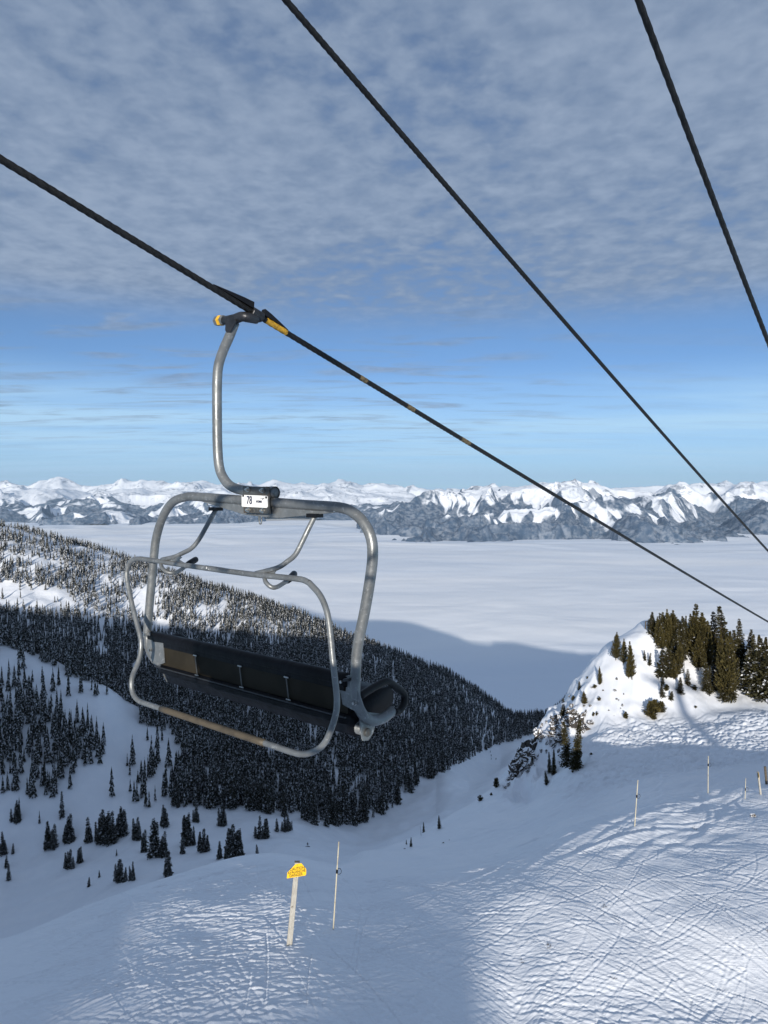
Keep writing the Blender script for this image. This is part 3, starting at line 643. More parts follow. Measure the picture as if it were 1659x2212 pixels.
# knoll: photo x, base y, top y, kind, widen, label
def kz(zx, zb, zt): return 1294+zx*.22, 1294+zb*.22, 1294+zt*.22
def kz2(zx, zb, zt): return 1028.5+zx*.22, 1460+zb*.22, 1460+zt*.22
def kz3(zx, zb, zt): return 862.7+zx*.16, 1526+zb*.16, 1526+zt*.16
KN = 'conifers on top of the snowy knoll'; KF = 'conifers on the sunlit face of the knoll'; KS = 'firs in the shade at the foot of the cliff'; KC = 'small pines and shrubs clinging to the cliff edge'; KB = 'small shrubs poking out of the snow'
KT = [
 (kz(165,600,310),'pine',.75,'small ragged pine at the left shoulder of the knoll, leftmost of the tall ones',KN),
 (kz(240,640,375),'pine',.7,'small pine just right of the leftmost tall pine on the knoll shoulder',KN),
 (kz(325,790,405),'pine',.62,'narrow olive pine standing alone on the open snow face below the lookout rail',KF),
 (kz(290,780,560),'pine',.7,'low half-hidden pine leaning against the lone narrow pine on the snow face',KF),
 (kz(452,598,488),'slim',1.2,'tiny fir in the open snow right of the lone narrow pine, upper of two',KF),
 (kz(492,645,512),'slim',1.2,'tiny fir in the open snow right of the lone narrow pine, lower of two',KF),
 (kz(515,345,182),'slim',1.3,'thin dark fir right beside the wooden lookout rail',KN),
 (kz(540,370,190),'slim',1.2,'second thin fir right of the lookout rail',KN),
 (kz(575,450,160),'pine',.6,'flat-topped dark pine near the lookout rail',KN),
 (kz(610,490,230),'pine',.7,'pine in front of the flat-topped pine by the lookout rail',KN),
 (kz(695,520,90),'pine',.62,'tall pine with a thin spire tip on the left of the knoll top',KN),
 (kz(740,560,170),'pine',.6,'pine just right of the thin-tipped pine on the knoll',KN),
 (kz(800,540,150),'fir',.75,'pointed fir left of the big round pines on the knoll, first of the pair',KN),
 (kz(832,540,150),'fir',.6,'pointed fir left of the big round pines on the knoll, second of the pair',KN),
 (kz(878,560,128),'fir',.6,'dark pointed fir touching the left side of the big round pines',KN),
 (kz(940,600,108),'pine',.95,'big round-topped pine in the middle of the knoll, left half of the mass',KN),
 (kz(1010,640,118),'pine',.95,'big round-topped pine in the middle of the knoll, right half of the mass',KN),
 (kz(975,700,330),'pine',.85,'dense pine in front of the big round-topped pines',KN),
 (kz(1060,700,250),'pine',.5,'narrow pine on the right edge of the round-topped mass',KN),
 (kz(1250,640,58),'fir',1.15,'tallest fir of the knoll with wide drooping boughs',KN),
 (kz(1393,690,190),'fir',.85,'symmetrical fir right of the tallest fir',KN),
 (kz(1448,700,285),'fir',.95,'fir between the symmetrical fir and the right edge trees',KN),
 (kz(1522,750,325),'fir',.7,'thin-topped fir near the right edge, left one of a close pair',KN),
 (kz(1560,750,335),'fir',.7,'thin-topped fir near the right edge, right one of a close pair',KN),
 (kz(1602,790,378),'fir',.8,'fir near the right edge behind the snow-laden boughs',KN),
 (kz(1642,800,382),'fir',.9,'fir cut by the right edge of the picture, upper one',KN),
 (kz(610,760,475),'slim',1.5,'slim dark fir at the left end of the front row on the knoll face',KF),
 (kz(640,730,500),'slim',1.3,'slim fir second from the left end of the front row',KF),
 (kz(680,765,465),'slim',1.5,'slim fir third from the left end of the front row',KF),
 (kz(735,790,560),'pine',.8,'bushy low pine in the front row of the knoll face',KF),
 (kz(765,770,410),'pine',.75,'bushy tall pine in the front row of the knoll face',KF),
 (kz(812,690,430),'pine',.4,'thin pine right of the bushy front-row pines',KF),
 (kz(620,835,730),'fir',1.3,'small spreading fir below the front row, upper of three',KF),
 (kz(625,960,820),'fir',1.4,'small spreading fir below the front row, middle of three',KF),
 (kz(660,900,820),'bush',1.3,'dark shrub beside the small spreading firs below the front row',KF),
 (kz(703,985,888),'slim',2.0,'tiny fir below the front row, lowest of the little ones',KF),
 (kz(798,925,755),'fir',1.5,'small wide fir alone on the bright snow in the middle of the face',KF),
 (kz(870,845,675),'slim',1.3,'stick-thin young fir right of the small wide fir',KF),
 (kz(940,892,830),'bush',1.6,'low shrub right of the stick-thin fir',KF),
 (kz(1045,905,560),'fir',.8,'dark fir at the left of the big front cluster',KF),
 (kz(1085,925,640),'fir',.9,'lower fir at the left foot of the big front cluster',KF),
 (kz(1140,900,520),'fir',.8,'fir in the big front cluster, left of the two tall olive pines',KF),
 (kz(1195,975,310),'pine',.52,'tall olive pine in the big front cluster, left one',KF),
 (kz(1245,1000,300),'pine',.62,'tall olive pine in the big front cluster, right one',KF),
 (kz(1235,995,640),'fir',1.1,'low fir at the foot of the two tall olive pines',KF),
 (kz(1300,1000,420),'fir',.6,'fir at the right of the big front cluster',KF),
 (kz(1345,885,560),'fir',.7,'smaller fir right of the big front cluster',KF),
 (kz(1440,810,520),'firs',1.05,'snow-laden fir right of the gap beside the big front cluster',KF),
 (kz(1505,900,470),'firs',1.1,'broad fir with thick snow on its lower boughs near the right edge',KF),
 (kz(1570,960,440),'firs',1.1,'broad snow-patched fir, second from the right edge',KF),
 (kz(1640,1000,480),'firs',1.2,'broad snow-patched fir cut by the right edge of the picture',KF),
 (kz(505,1165,1005),'bush',1.5,'shrubby dwarf pine left one of three low on the knoll face',KF),
 (kz(550,1135,970),'bush',1.3,'shrubby dwarf pine middle one of three low on the knoll face',KF),
 (kz(610,1115,985),'bush',1.5,'shrubby dwarf pine right one of three low on the knoll face',KF),
 (kz(535,1180,1110),'bush',1.8,'spreading shrub under the three dwarf pines',KF),
 (kz(260,1172,1088),'bush',.9,'small upright shrub alone on the lower left of the lit face',KF),
 (kz(950,1065,1032),'bush',1.6,'little twiggy shrub on the lit snow right of the broad tower shadow',KF),
 (kz(12,835,650),'pine',.6,'thin pine on the upper cliff edge, above the rocks',KC),
 (kz2(905,895,440),'fir',.85,'tall dark fir in shade at the cliff foot, left of the pair',KS),
 (kz2(968,912,398),'fir',.85,'tallest dark fir in shade at the cliff foot, right of the pair',KS),
 (kz2(1000,905,770),'fir',1.3,'low dark fir tucked against the tall shaded pair',KS),
 (kz2(762,965,700),'fir',.75,'shaded fir left of the tall pair, right one of two',KS),
 (kz2(722,945,730),'fir',.7,'shaded fir left of the tall pair, left one of two',KS),
 (kz2(698,1055,915),'fir',1.1,'small shaded fir, lowest and leftmost under the cliff',KS),
 (kz2(1065,275,138),'pine',1.2,'dense round olive pine on the lit upper cliff',KC),
 (kz2(950,243,178),'bush',1.2,'olive bush on the cliff edge left of the round olive pine',KC),
 (kz2(1015,130,40),'slim',1.6,'slim olive pine on the skyline of the cliff',KC),
 (kz2(1092,25,-10),'bush',1.1,'tiny olive bush high on the cliff skyline',KC),
 (kz2(1212,85,-20),'pine',.7,'scraggly pine high on the lit cliff face',KC),
 (kz2(1165,115,70),'bush',1.6,'leaning scrub below the scraggly pine',KC),
 (kz2(856,262,205),'slim',1.8,'little dark fir on the cliff skyline',KC),
 (kz2(850,385,265),'slim',2.0,'grey snow-dusted little fir under the cliff skyline',KC),
 (kz2(1150,392,340),'bush',1.0,'dark shrub between rocks at the right of the cliff, left one',KC),
 (kz2(1185,385,335),'bush',.8,'dark shrub between rocks at the right of the cliff, right one',KC),
 (kz2(1205,240,188),'bush',1.2,'sparse shrub on the lit slope right of the round olive pine',KC),
 (kz2(1465,412,338),'bush',1.0,'upright shrub on the lit snow right of the cliff',KC),
 (kz2(1355,392,375),'bush',1.5,'very small shrub just left of the upright shrub',KC),
 (kz2(550,862,770),'fir',1.3,'small fir beside the lowest rock outcrop',KS),
 (kz2(1130,772,738),'bush',2.0,'dark twiggy shrub in the shaded bowl right of the tall pair',KB),
 (kz3(1310,1095,935),'bush',.9,'small round-headed pine on the rim of the bowl, highest one',KC),
 (kz3(1095,1275,1180),'bush',1.3,'leafless-looking shrub on the rim of the bowl',KC),
 (kz3(1240,1200,1140),'bush',1.1,'tiny shrub on the rim between the round-headed pine and the next shrub',KC),
 (kz3(540,1648,1450),'fir',.9,'small dark fir standing alone on the slope in mid bowl',KC),
 (kz3(330,1700,1530),'fir',.7,'small dark fir behind the bare snag on the lower rim',KC),
 (kz3(155,1892,1735),'fir',.8,'small brownish fir on the lower rim, right one of two',KC),
 (kz3(95,1862,1770),'fir',.8,'small dark fir on the lower rim, left one of two',KC),
 (kz3(70,1925,1890),'bush',2.0,'tiny dark shrub below the two small firs on the lower rim',KB),
 (kz3(400,1775,1755),'bush',2.0,'tiny twig tuft right below the bare snag',KB),
 (kz3(410,1850,1825),'bush',2.0,'tiny twig tuft, second below the bare snag',KB),
 (kz3(620,1705,1680),'bush',2.0,'small dark tuft in the snow below the lone mid-bowl fir',KB),
 (kz3(675,1652,1635),'bush',1.8,'speck-like tuft right of the lone mid-bowl fir',KB),
 (kz3(595,1845,1805),'bush',1.5,'small dark tuft, second below the lone mid-bowl fir',KB),
 (kz3(680,1805,1775),'bush',2.2,'small spread tuft, rightmost in the lower bowl',KB),
 (kz3(538,1910,1880),'bush',1.8,'small slanting tuft, lowest in the bowl',KB),
]
for (px, pb, pt), kd, wd, lab, grp in KT:
    p = hit(px, pb); hgt = (pb-pt)/FPX*p[1]
    plant(kd, p-np.array([0, 0, .15]), hgt, lab, grp, 'shrub' if kd == 'bush' else 'tree', widen=wd*({'bush': .9, 'slim': 1.1, 'pine': 1.2}.get(kd, 1.08)), tilt=.05)
fill = random.Random(91)
for k in range(34):
    px = fill.uniform(1405, 1672); lo = np.interp(px, [1405, 1450, 1520, 1600, 1672], [1375, 1430, 1440, 1470, 1500]); pb = lo-fill.uniform(0, 1)**1.5*60
    hh = fill.uniform(45, 95)*np.interp(px, [1405, 1460, 1672], [.7, 1, 1.1]); kd = fill.choice(['fir', 'fir', 'pine', 'slim'])
    p = hit(px, max(pb, 1368)); side = 'left part' if px < 1480 else ('middle' if px < 1570 else 'right part')
    plant(kd, p-np.array([0, 0, .2]), hh/FPX*p[1], 'lesser %s half hidden in the dense stand on the %s of the knoll crest' % ('pine' if kd == 'pine' else 'fir', side), KN, 'tree', widen=1.15, tilt=.05)
def snag(px, pb, pt, lab):
    p = hit(px, pb); h = (pb-pt)/FPX*p[1]; o = link('bare_tree', SNAG[rnd.randrange(2)]); o.location = tuple(p); o.scale = (h/8,)*3; o.rotation_euler[2] = rnd.uniform(0, 6)
    tag(o, lab, 'tree', 'dead bare trees')
snag(*kz3(293,1745,1590), 'bare grey snag in front of a small fir on the lower rim')
snag(*kz(1195,700,440), 'bare pale snag among the firs right of the round pines')
snag(*kz(838,715,560), 'bare thin snag on the snow between the front-row pines')
snag(*kz(365,680,570), 'bare leaning branchy snag right of the lone narrow pine')
snag(*kz(1128,560,245), 'bare grey snag tip showing between round pines and tallest fir')

# valley-floor clusters: x, base y, count, spread px, tallest px, description
CL = [(105,1834,8,16,58,'dark clump of firs on the valley snow, second from the left edge'),(150,1819,8,18,55,'loose row of firs right of the second clump on the valley snow'),
 (192,1819,4,8,50,'few firs in a tight row left of the biggest upper clump'),(228,1824,14,24,72,'big dark clump of firs on the valley snow below the leftmost wood'),
 (262,1806,9,14,60,'firs on the right flank of the big dark clump'),(296,1814,6,10,46,'small clump of firs right of the big dark clump'),
 (312,1841,5,9,44,'low wide firs left of the tall middle spire'),(332,1851,6,9,78,'clump around the tall middle spire on the valley snow'),
 (355,1851,6,10,50,'firs just right of the tall middle spire'),(395,1844,3,5,34,'three little firs between two middle clumps'),
 (410,1826,8,14,66,'clump of firs with one high spire right of the middle'),(440,1840,6,12,48,'firs in a row left of the densest lower clump'),
 (474,1855,4,8,36,'small firs at the left foot of the densest lower clump'),(506,1859,14,18,74,'densest lower clump of firs above the snow brow'),
 (556,1851,1,1,26,'lone bushy fir on the brow right of the densest lower clump'),(560,1812,7,30,46,'scattered firs right above the lone bushy fir'),
 (615,1797,9,22,34,'short row of small firs at the right end of the valley clumps'),(480,1784,4,10,50,'firs between the wood edge and the densest lower clump'),
 (425,1776,4,12,36,'small firs just below the wood edge'),(352,1786,4,14,44,'firs on the snow hump below the wood edge'),
 (150,1876,7,14,38,'isolated lower clump of firs left of centre valley'),(174,1864,4,6,34,'firs beside the isolated lower clump'),
 (260,1906,9,15,48,'lowest big clump of firs near the snow brow'),(288,1902,6,9,38,'firs on the right of the lowest big clump'),
 (215,1895,1,1,16,'single small fir left of the lowest big clump'),(192,1915,1,1,20,'lowest single small fir on the open valley snow'),
 (362,1894,4,12,52,'firs with one thin spire on the snow brow'),(19,1902,1,2,34,'lone dark fir near the left edge, lowest there'),
 (14,1874,3,8,24,'few small firs above the lone fir at the left edge'),(6,1846,5,10,46,'clump of firs cut by the left edge'),
 (28,1844,1,1,22,'single small fir right of the left edge clump'),(36,1776,5,16,44,'sparse firs at the foot of the leftmost wood'),(252,1849,1,1,14,'single tiny fir below the big dark clump')]
for cx, cy, n, spd, tall, desc in CL:
    spd *= .80; tall *= 1.12; n = int(round(n*1.2)) if n > 3 else n
    for k in range(n):
        f = 0 if k == 0 else 1
        px = cx+f*rnd.uniform(-1, 1)*spd; py = cy-abs(f*rnd.gauss(0, .3))*spd*.6
        p = hit(px, py, 120); h = (tall if k == 0 else tall*rnd.uniform(.42, .92))/FPX*p[1]
        lab = (('tallest fir of the ' if k == 0 else 'one of the lesser firs in the ')+desc) if n > 1 else desc
        plant('val', p-np.array([0, 0, .3]), h, ' '.join(lab.split()[:16]), 'firs scattered on the valley snow', widen=rnd.uniform(.80, 1.15))

# woods on the hillside: density read off the photo, then set out on the real ground
def inpoly(x, y, poly):
    c = np.zeros(x.shape, bool); n = len(poly)
    for i in range(n):
        x1, y1 = poly[i]; x2, y2 = poly[(i+1) % n]
        if y1 == y2: continue
        c ^= ((y1 > y) != (y2 > y)) & (x < (x2-x1)*(y-y1)/(y2-y1)+x1)
    return c
def base_of_woods(x):
    return np.interp(x, [-400,0,75,150,215,300,340,440,560,700,770,850,910,960,1060,1130,1250], [1800,1750,1784,1760,1735,1740,1748,1745,1752,1785,1785,1745,1690,1668,1618,1592,1560])
def density(x, y, X, Y):
    d = np.full(x.shape, 1.0)
    nz = fbm(X/34, Y/34, 3, 71); nz2 = fbm(X/13, Y/13, 2, 72)
    up = inpoly(x, y, [(-500,1000),(300,1000),(700,1300),(520,1330),(330,1335),(0,1320),(-500,1330)])
    g = np.clip((x-100)/520, 0, 1)
    d = np.where(up, np.clip(.36+.6*g+nz*.9+nz2*.5, .03, 1), d)
    d = np.where(inpoly(x, y, [(-500,1255),(60,1262),(140,1275),(165,1308),(100,1318),(-500,1322)]), .03, d)
    d = np.where(inpoly(x, y, [(195,1290),(330,1300),(335,1325),(200,1335)]), .35*(nz > -.05), d)
    d = np.where(inpoly(x, y, [(322,1342),(362,1340),(366,1366),(330,1368)]), 0, d)
    d = np.where(inpoly(x, y, [(420,1345),(640,1345),(640,1400),(440,1400)]), np.clip(.55+nz, .1, 1), d)
    d = np.where((y > 1330) & (y < 1480) & (x < 330) & (Y > 440), np.clip(.75+nz*.9, .15, 1), d)
    sp = inpoly(x, y, [(-500,1390),(0,1393),(50,1409),(150,1459),(250,1494),(290,1529),(310,1572),(372,1639),(330,1700),(300,1742),(215,1738),(-500,1760)]) & (Y < 445)
    d = np.where(sp, np.clip(.12+nz*.5, .0, .8), d)
    f1 = inpoly(x, y, [(-500,1540),(60,1522),(130,1548),(180,1590),(228,1600),(226,1640),(185,1690),(215,1722),(190,1744),(120,1762),(75,1784),(-500,1765)]) & (Y < 430)
    d = np.where(f1, np.clip(1.0+nz*1.0, .3, 1), d)
    d = np.where(inpoly(x, y, [(295,1560),(380,1590),(400,1640),(370,1690),(320,1740),(302,1735),(330,1680),(365,1640),(305,1580)]), .05, d)
    d = np.where((y > base_of_woods(x)+3*nz2), 0, d)
    d = np.where((y > base_of_woods(x)-46) & (Y < 470), d*np.clip(.75+1.6*nz+1.2*nz2, .08, 1), d)
    d = d*np.clip(.95+.9*nz2, .25, 1)
    d = np.where(inpoly(x, y, [(700,1640),(790,1640),(800,1690),(720,1700)]), np.clip(.6+nz, .2, 1), d)
    return d
def woods():
    n = 120000
    t = rng.uniform(-.72, .30, n); Y = np.sqrt(rng.uniform(300**2, 900**2, n)); X = t*Y; Z = ground_z(X, Y)
    x, y = proj(X, Y, Z)
    Dcrest = pchip(np.array([(c[0]-CX)/FPX for c in COLS]), np.array([c[1][-1][0] for c in COLS], float), t)
    d = density(x, y, X, Y)*(Y < Dcrest+45)
    keep = rng.uniform(0, 1, n) < d*.62
    X, Y, Z, x, y = X[keep], Y[keep], Z[keep], x[keep], y[keep]
    # thin by cell to keep trees a crown apart
    _, idx = np.unique(np.stack([np.floor(X/2.1), np.floor(Y/2.1)], 1), axis=0, return_index=True)
    X, Y, Z, x, y = X[idx], Y[idx], Z[idx], x[idx], y[idx]
    H = np.interp(Y, [300, 400, 480, 620, 760], [14.0, 14.5, 12, 9.0, 7.4])*rng.uniform(.45, 1.25, len(X))
    H = np.where((x > 860), H*1.15, H)
    return X, Y, Z, H, x, y
WX, WY, WZ, WH, Wx, Wy = woods()
size = WH/WY; order = np.argsort(-size*(1-.0*WY)); N_IND = 44
vis = []
# individuals: front trees along the foot of the woods
foot = np.argsort(np.where((Wx > 0) & (Wx < 1000), np.abs(Wy-base_of_woods(Wx)), 1e9)-900*size)[:N_IND]
pick = np.zeros(len(WX), bool); pick[foot] = True
for i in foot:
    xx = Wx[i]
    lab = ('tall snow-dusted fir on the front edge of the leftmost wood' if xx < 240 else
           'fir at the left end of the central wood edge, above the tall middle spire' if xx < 420 else
           'fir on the central wood edge above the densest lower valley clump' if xx < 540 else
           'fir on the central wood edge above the right end of the valley clumps' if xx < 660 else
           'fir at the lowest corner of the wood, left of the white run' if xx < 790 else
           'fir on the wood edge where the white run begins to climb' if xx < 900 else
           'fir on the wood edge high beside the white run, nearest the cliff')
    plant('val', (WX[i], WY[i], WZ[i]-.3), WH[i]*1.1, lab, 'firs along the foot of the wood', widen=rnd.uniform(.7, .95))
def forest_object():
    k = ~pick; X, Y, Z, H = WX[k], WY[k], WZ[k], WH[k]; n = len(X)
    tiers, sp = 6, 7
    Rr = H*rng.uniform(.060, .105, n); rot = rng.uniform(0, 6.28, n)
    V = []; F = []
    base = 0; nv = tiers*(sp*2+1)
    tt = np.linspace(0, 1, tiers, endpoint=False)
    for j, t in enumerate(tt):
        zb = .05+.80*t; zt = min(1.0, zb+.34*(1-t*.25)) if j < tiers-1 else 1.0
        r0 = (1-t)**.8+.10
        apex = np.stack([X, Y, Z+H*zt], -1)
        V.append(apex[:, None, :])
        a = rot[:, None]+j*1.3+np.arange(sp*2)[None, :]*math.pi/sp
        rr = Rr[:, None]*r0*np.where(np.arange(sp*2) % 2 == 0, 1.25, .5)[None, :]*rng.uniform(.65, 1.25, (n, sp*2))
        V.append(np.stack([X[:, None]+rr*np.cos(a), Y[:, None]+rr*np.sin(a), (Z+H*zb)[:, None]-H[:, None]*.02*rng.uniform(0, 1.5, (n, sp*2))*np.where(np.arange(sp*2) % 2 == 0, 1, -1)[None, :]], -1))
        b = j*(sp*2+1)
        for q in range(sp*2): F.append((b, b+1+q, b+1+(q+1) % (sp*2)))
    V = np.concatenate(V, 1).reshape(-1, 3)
    F = (np.array(F)[None]+(np.arange(n)*nv)[:, None, None]).reshape(-1, 3)
    me = mesh_np('forest', V, F, [M_FAR])
    tag(link('forest', me), 'dense snow-dusted conifer forest covering the hillside behind the chair', 'forest', kind='stuff')
    print('forest trees', n, 'faces', len(F))
forest_object()

# ------------------------------------------------------------------ rocks
def rock_mesh(seed):
    bm = bmesh.new(); bmesh.ops.create_icosphere(bm, subdivisions=4, radius=1.0); g = np.random.default_rng(seed); o = g.uniform(0, 50)
    for v in bm.verts:
        c = np.array(v.co); n = float(fbm(np.array([c[0]*1.3+o+c[2]]), np.array([c[1]*1.3-c[2]*.8]), 5, seed, .55)[0])
        m_ = float(ridged(np.array([c[0]*2+o]), np.array([c[1]*2+c[2]*2]), 3, seed+3)[0])
        v.co = Vector(c)*(1+.75*n+.3*(m_-.5))
        v.co.z *= .8
    me = bpy.data.meshes.new('rock'); bm.to_mesh(me); bm.free(); me.materials.append(M_ROCK); return me
RM = [rock_mesh(s) for s in range(7)]
def rock(px, py, rpx, lab, group=None, dmin=52, sz=1.4):
    try: p = hit(px, py, dmin)
    except Exception: return
    r = rpx/FPX*p[1]; o = link('rock', RM[rnd.randrange(7)]); o.location = tuple(p); o.scale = (r*rnd.uniform(.8, 1.1), r*.8, r*sz*rnd.uniform(.7, 1.1)); o.rotation_euler = (rnd.uniform(-.3, .3), rnd.uniform(-.5, .5), rnd.uniform(0, 6.28))
    tag(o, lab, 'rock', group)
RK = [(455,770,60),(500,800,55),(470,870,45),(400,850,42),(420,920,30),(365,950,38),(350,1015,26),(322,1070,16),(282,1098,17),(540,880,22),(520,900,20),(505,945,14),(450,962,9),
 (580,695,42),(612,600,36),(600,555,28),(640,620,18),(660,600,14),(515,665,15),(610,785,8),(640,735,12),(700,660,16),(690,740,9),(730,640,12),(760,695,20),
 (775,440,38),(800,480,38),(770,500,30),(820,430,26),(780,590,36),(790,620,25),(835,650,32),(850,600,36),(860,530,36),(815,735,14),(740,410,13),(650,490,13),(690,455,9),
 (895,480,36),(900,420,28),(935,380,30),(960,430,26),(1000,500,44),(1040,530,38),(1055,480,24),(1000,400,24),(1055,395,26),(1075,360,12),(985,360,14),(1130,465,20),(1105,455,12),(950,300,16),(930,290,11),(920,200,10),(900,340,14),(870,350,12),(1060,300,9),(1120,295,9),
 (1435,290,9),(1305,340,6),(1380,230,9),(1400,240,6),(1365,145,11),(1380,30,10),(1450,180,6),(1245,145,7),(1135,115,9),(1420,320,5),(710,590,10),(740,560,8),(560,760,12),(600,820,6)]
for q in RK:
    big = q[2] >= 30
    reg = 'lowest outcrop above the run' if q[0] < 560 else ('middle of the shaded cliff' if q[0] < 740 else ('cliff beside the tall shaded firs' if q[0] < 1200 else 'lit snow right of the cliff'))
    if q[0] > 1200: reg = 'lit snow right of the cliff'
    x_, y_, _ = kz2(q[0], q[1], 0)
    rock(x_, y_, q[2]*.22*(1.45 if big else 1.3), ('large dark rock' if big else 'small dark rock')+' breaking through snow on the '+reg, 'dark rocks in the snow of the cliff')
rock(1628, 1764, 6, 'brown rock bared in the tracked snow near the right edge', None, 30, 1.0)

# ------------------------------------------------------------------ lookout rail on the knoll
def lookout():
    p0 = hit(1408, 1352); D = p0[1]-1; z0 = p0[2]
    r = empty('lookout_rail', (p0[0], D, z0)); tag(r, 'small dark wooden rail frame on the tip of the knoll', 'railing')
    o = (p0[0], D, z0); s = D/FPX
    for dx in (-20, -15, -5, 1, 8, 16):
        b = MB(); a = np.array([p0[0]+dx*s, D, z0-1.0]); top = 13 if dx not in (-15, 1) else 11
        b.add(*tube([a, a+np.array([0, 0, 1.0+top*s])], .07, 6)); b.build('post', M_WOODD, r, o)
    for h in (13, 5):
        b = MB(); a = np.array([p0[0]-21*s, D-.08, z0+h*s]); b.add(*tube([a, a+np.array([39*s, 0, 0])], .06, 6)); b.build('rail', M_WOODD, r, o)
lookout()

# ------------------------------------------------------------------ poles and signs on the slope
def cyl(p, q, r, seg=12): return tube([np.asarray(p, float), np.asarray(q, float)], r, seg)
def bamboo(xb, yb, xt, yt, rpx, label, clip):
    p = hit(xb, yb, 15); top = at(xt, yt, p[1]+.15); r = rpx*.82/FPX*p[1]
    t = empty('marker_pole', tuple(p)); tag(t, label, 'pole', 'slim marker poles in the snow')
    b = MB(); pts = [p+(top-p)*k for k in (-.06, 0, .25, .5, .75, 1)]; b.add(*tube(pts, [r, r, r*.97, r*.94, r*.9, r*.85], 10), smooth=True)
    for k in (.12, .3, .48, .66, .84): b.add(*cyl(p+(top-p)*(k-.003), p+(top-p)*(k+.003), r*1.25, 10))
    b.build('shaft', M_POLE, t, p)
    c = p+(top-p)*clip; b = MB(); dv = nrm(top-p); b.add(*cyl(c-dv*.08, c+dv*.08, r*1.45, 10)); b.build('clip', M_BLACK, t, p)
    b = MB(); ring = [c+np.array([.09+.10*math.sin(a), 0, .13*math.cos(a)]) for a in np.linspace(.2, math.pi-.2, 10)]; b.add(*tube([c+np.array([0, 0, .12])]+ring+[c-np.array([0, 0, .12])], r*.35, 6), smooth=True); b.build('loop', M_BLACK, t, p)
bamboo(720, 2007, 732, 1818, 2.0, 'tall slim pale marker pole right of the avalanche sign', .66)
bamboo(1371, 1785, 1378, 1685, 1.45, 'leaning pale marker pole where sunlit snow begins, left of the others on the right', .65)
bamboo(1529.5, 1713, 1530, 1633, 1.15, 'upright marker pole in the shaded bowl', .76)
bamboo(1609.5, 1726, 1611, 1681, .9, 'shortest thin marker pole near the right edge', .46)
def text_mesh(body, size, sx=1.0, bold=0.0):
    cu = bpy.data.curves.new('t', 'FONT'); cu.body = body; cu.size = size; cu.align_x = 'CENTER'; cu.align_y = 'CENTER'; cu.extrude = .0012; cu.offset = bold
    o = bpy.data.objects.new('t', cu); sc.collection.objects.link(o); bpy.context.view_layer.update()
    me = bpy.data.meshes.new_from_object(o.evaluated_get(bpy.context.evaluated_depsgraph_get()))
    bpy.data.objects.remove(o); V = [(v.co.x*sx, v.co.y, v.co.z) for v in me.vertices]; F = [tuple(p.vertices) for p in me.polygons]
    return V, F
def place_text(body, size, c, ax, ay, nrm_, matl, parent, origin, name='lettering', sx=1.0, bold=0.0, shear=0.0):
    V, F = text_mesh(body, size, sx, bold); b = MB()
    b.add([c+ax*(v[0]+shear*v[1])+ay*v[1]+nrm_*v[2] for v in V], F); return b.build(name, matl, parent, origin)
def prism(poly, n, th):
    n = np.asarray(n, float); P = [np.asarray(p, float) for p in poly]; k = len(P)
    V = P+[p+n*th for p in P]; return V, [tuple(range(k)), tuple(range(2*k-1, k-1, -1))]+[(i, (i+1) % k, (i+1) % k+k, i+k) for i in range(k)]
def avalanche_sign():
    p = hit(625, 2041, 15); D = p[1]; s = D/FPX
    t = empty('warning_sign', tuple(p)); tag(t, 'yellow caution avalanche danger sign on a pale wooden post', 'sign')
    top = at(642, 1862, D); dv = nrm(top-p); ax = nrm(np.array([1, .18, .0])); n = np.cross(ax, dv); n = nrm(n); ax = nrm(np.cross(dv, n))
    if n[1] > 0: n = -n
    hw = 5.6*s
    b = MB(); V = []
    for q, w in ((p-dv*.4, 1.08), (p+(top-p)*.5, 1.0), (top, .92)):
        for a, c in ((-1, -1), (1, -1), (1, 1), (-1, 1)): V.append(q+ax*hw*w*a+n*hw*.7*c)
    F = [(0, 1, 2, 3), (11, 10, 9, 8)]+[(j*4+i, j*4+(i+1) % 4, j*4+4+(i+1) % 4, j*4+4+i) for j in (0, 1) for i in range(4)]
    b.add(V, F); b.build('post', M_WOOD, t, p, bevel=.008)
    b = MB(); b.add(*prism([top+ax*hw*a*1.02+n*hw*.75*c+dv*.002 for a, c in ((-1, -1), (1, -1), (1, 1), (-1, 1))], dv, .012)); b.build('post_cap', M_BARKG, t, p)
    def S(x, y):
        d = ray(x, y); q0 = top+n*(hw*.7+.004); k = (q0@n)/(d@n); return d*k
    pts = [(619.5,1897.5),(620.5,1885),(638.5,1866.5),(651,1864.5),(661.5,1877),(661.5,1887),(660,1891)]
    pl = MB(); pl.add(*prism([S(*q) for q in pts], n, .008)); plate = pl.build('sign_plate', M_YEL, t, p, bevel=.002)
    a1 = nrm(S(660, 1883)-S(622, 1889)); a1 = nrm(a1); a2 = nrm(np.cross(n, a1)); a2 = a2 if a2[2] > 0 else -a2
    for txt, c, sz, sx in (('CAUTION', (642.2, 1876.0), 8.8, .82), ('AVALANCHE', (640.8, 1883.0), 8.4, .80), ('DANGER', (639.4, 1890.0), 8.8, .82)):
        o = place_text(txt, sz*s, S(*c)+n*.0105, a1, a2, n, M_INK, plate, p, 'lettering', sx, .002)
    for c in ((642.5, 1868.3), (639.5, 1895.0)):
        b = MB(); q = S(*c); b.add(*cyl(q, q+n*.016, .012, 8)); b.build('bolt', M_GRIP, plate, p)
avalanche_sign()
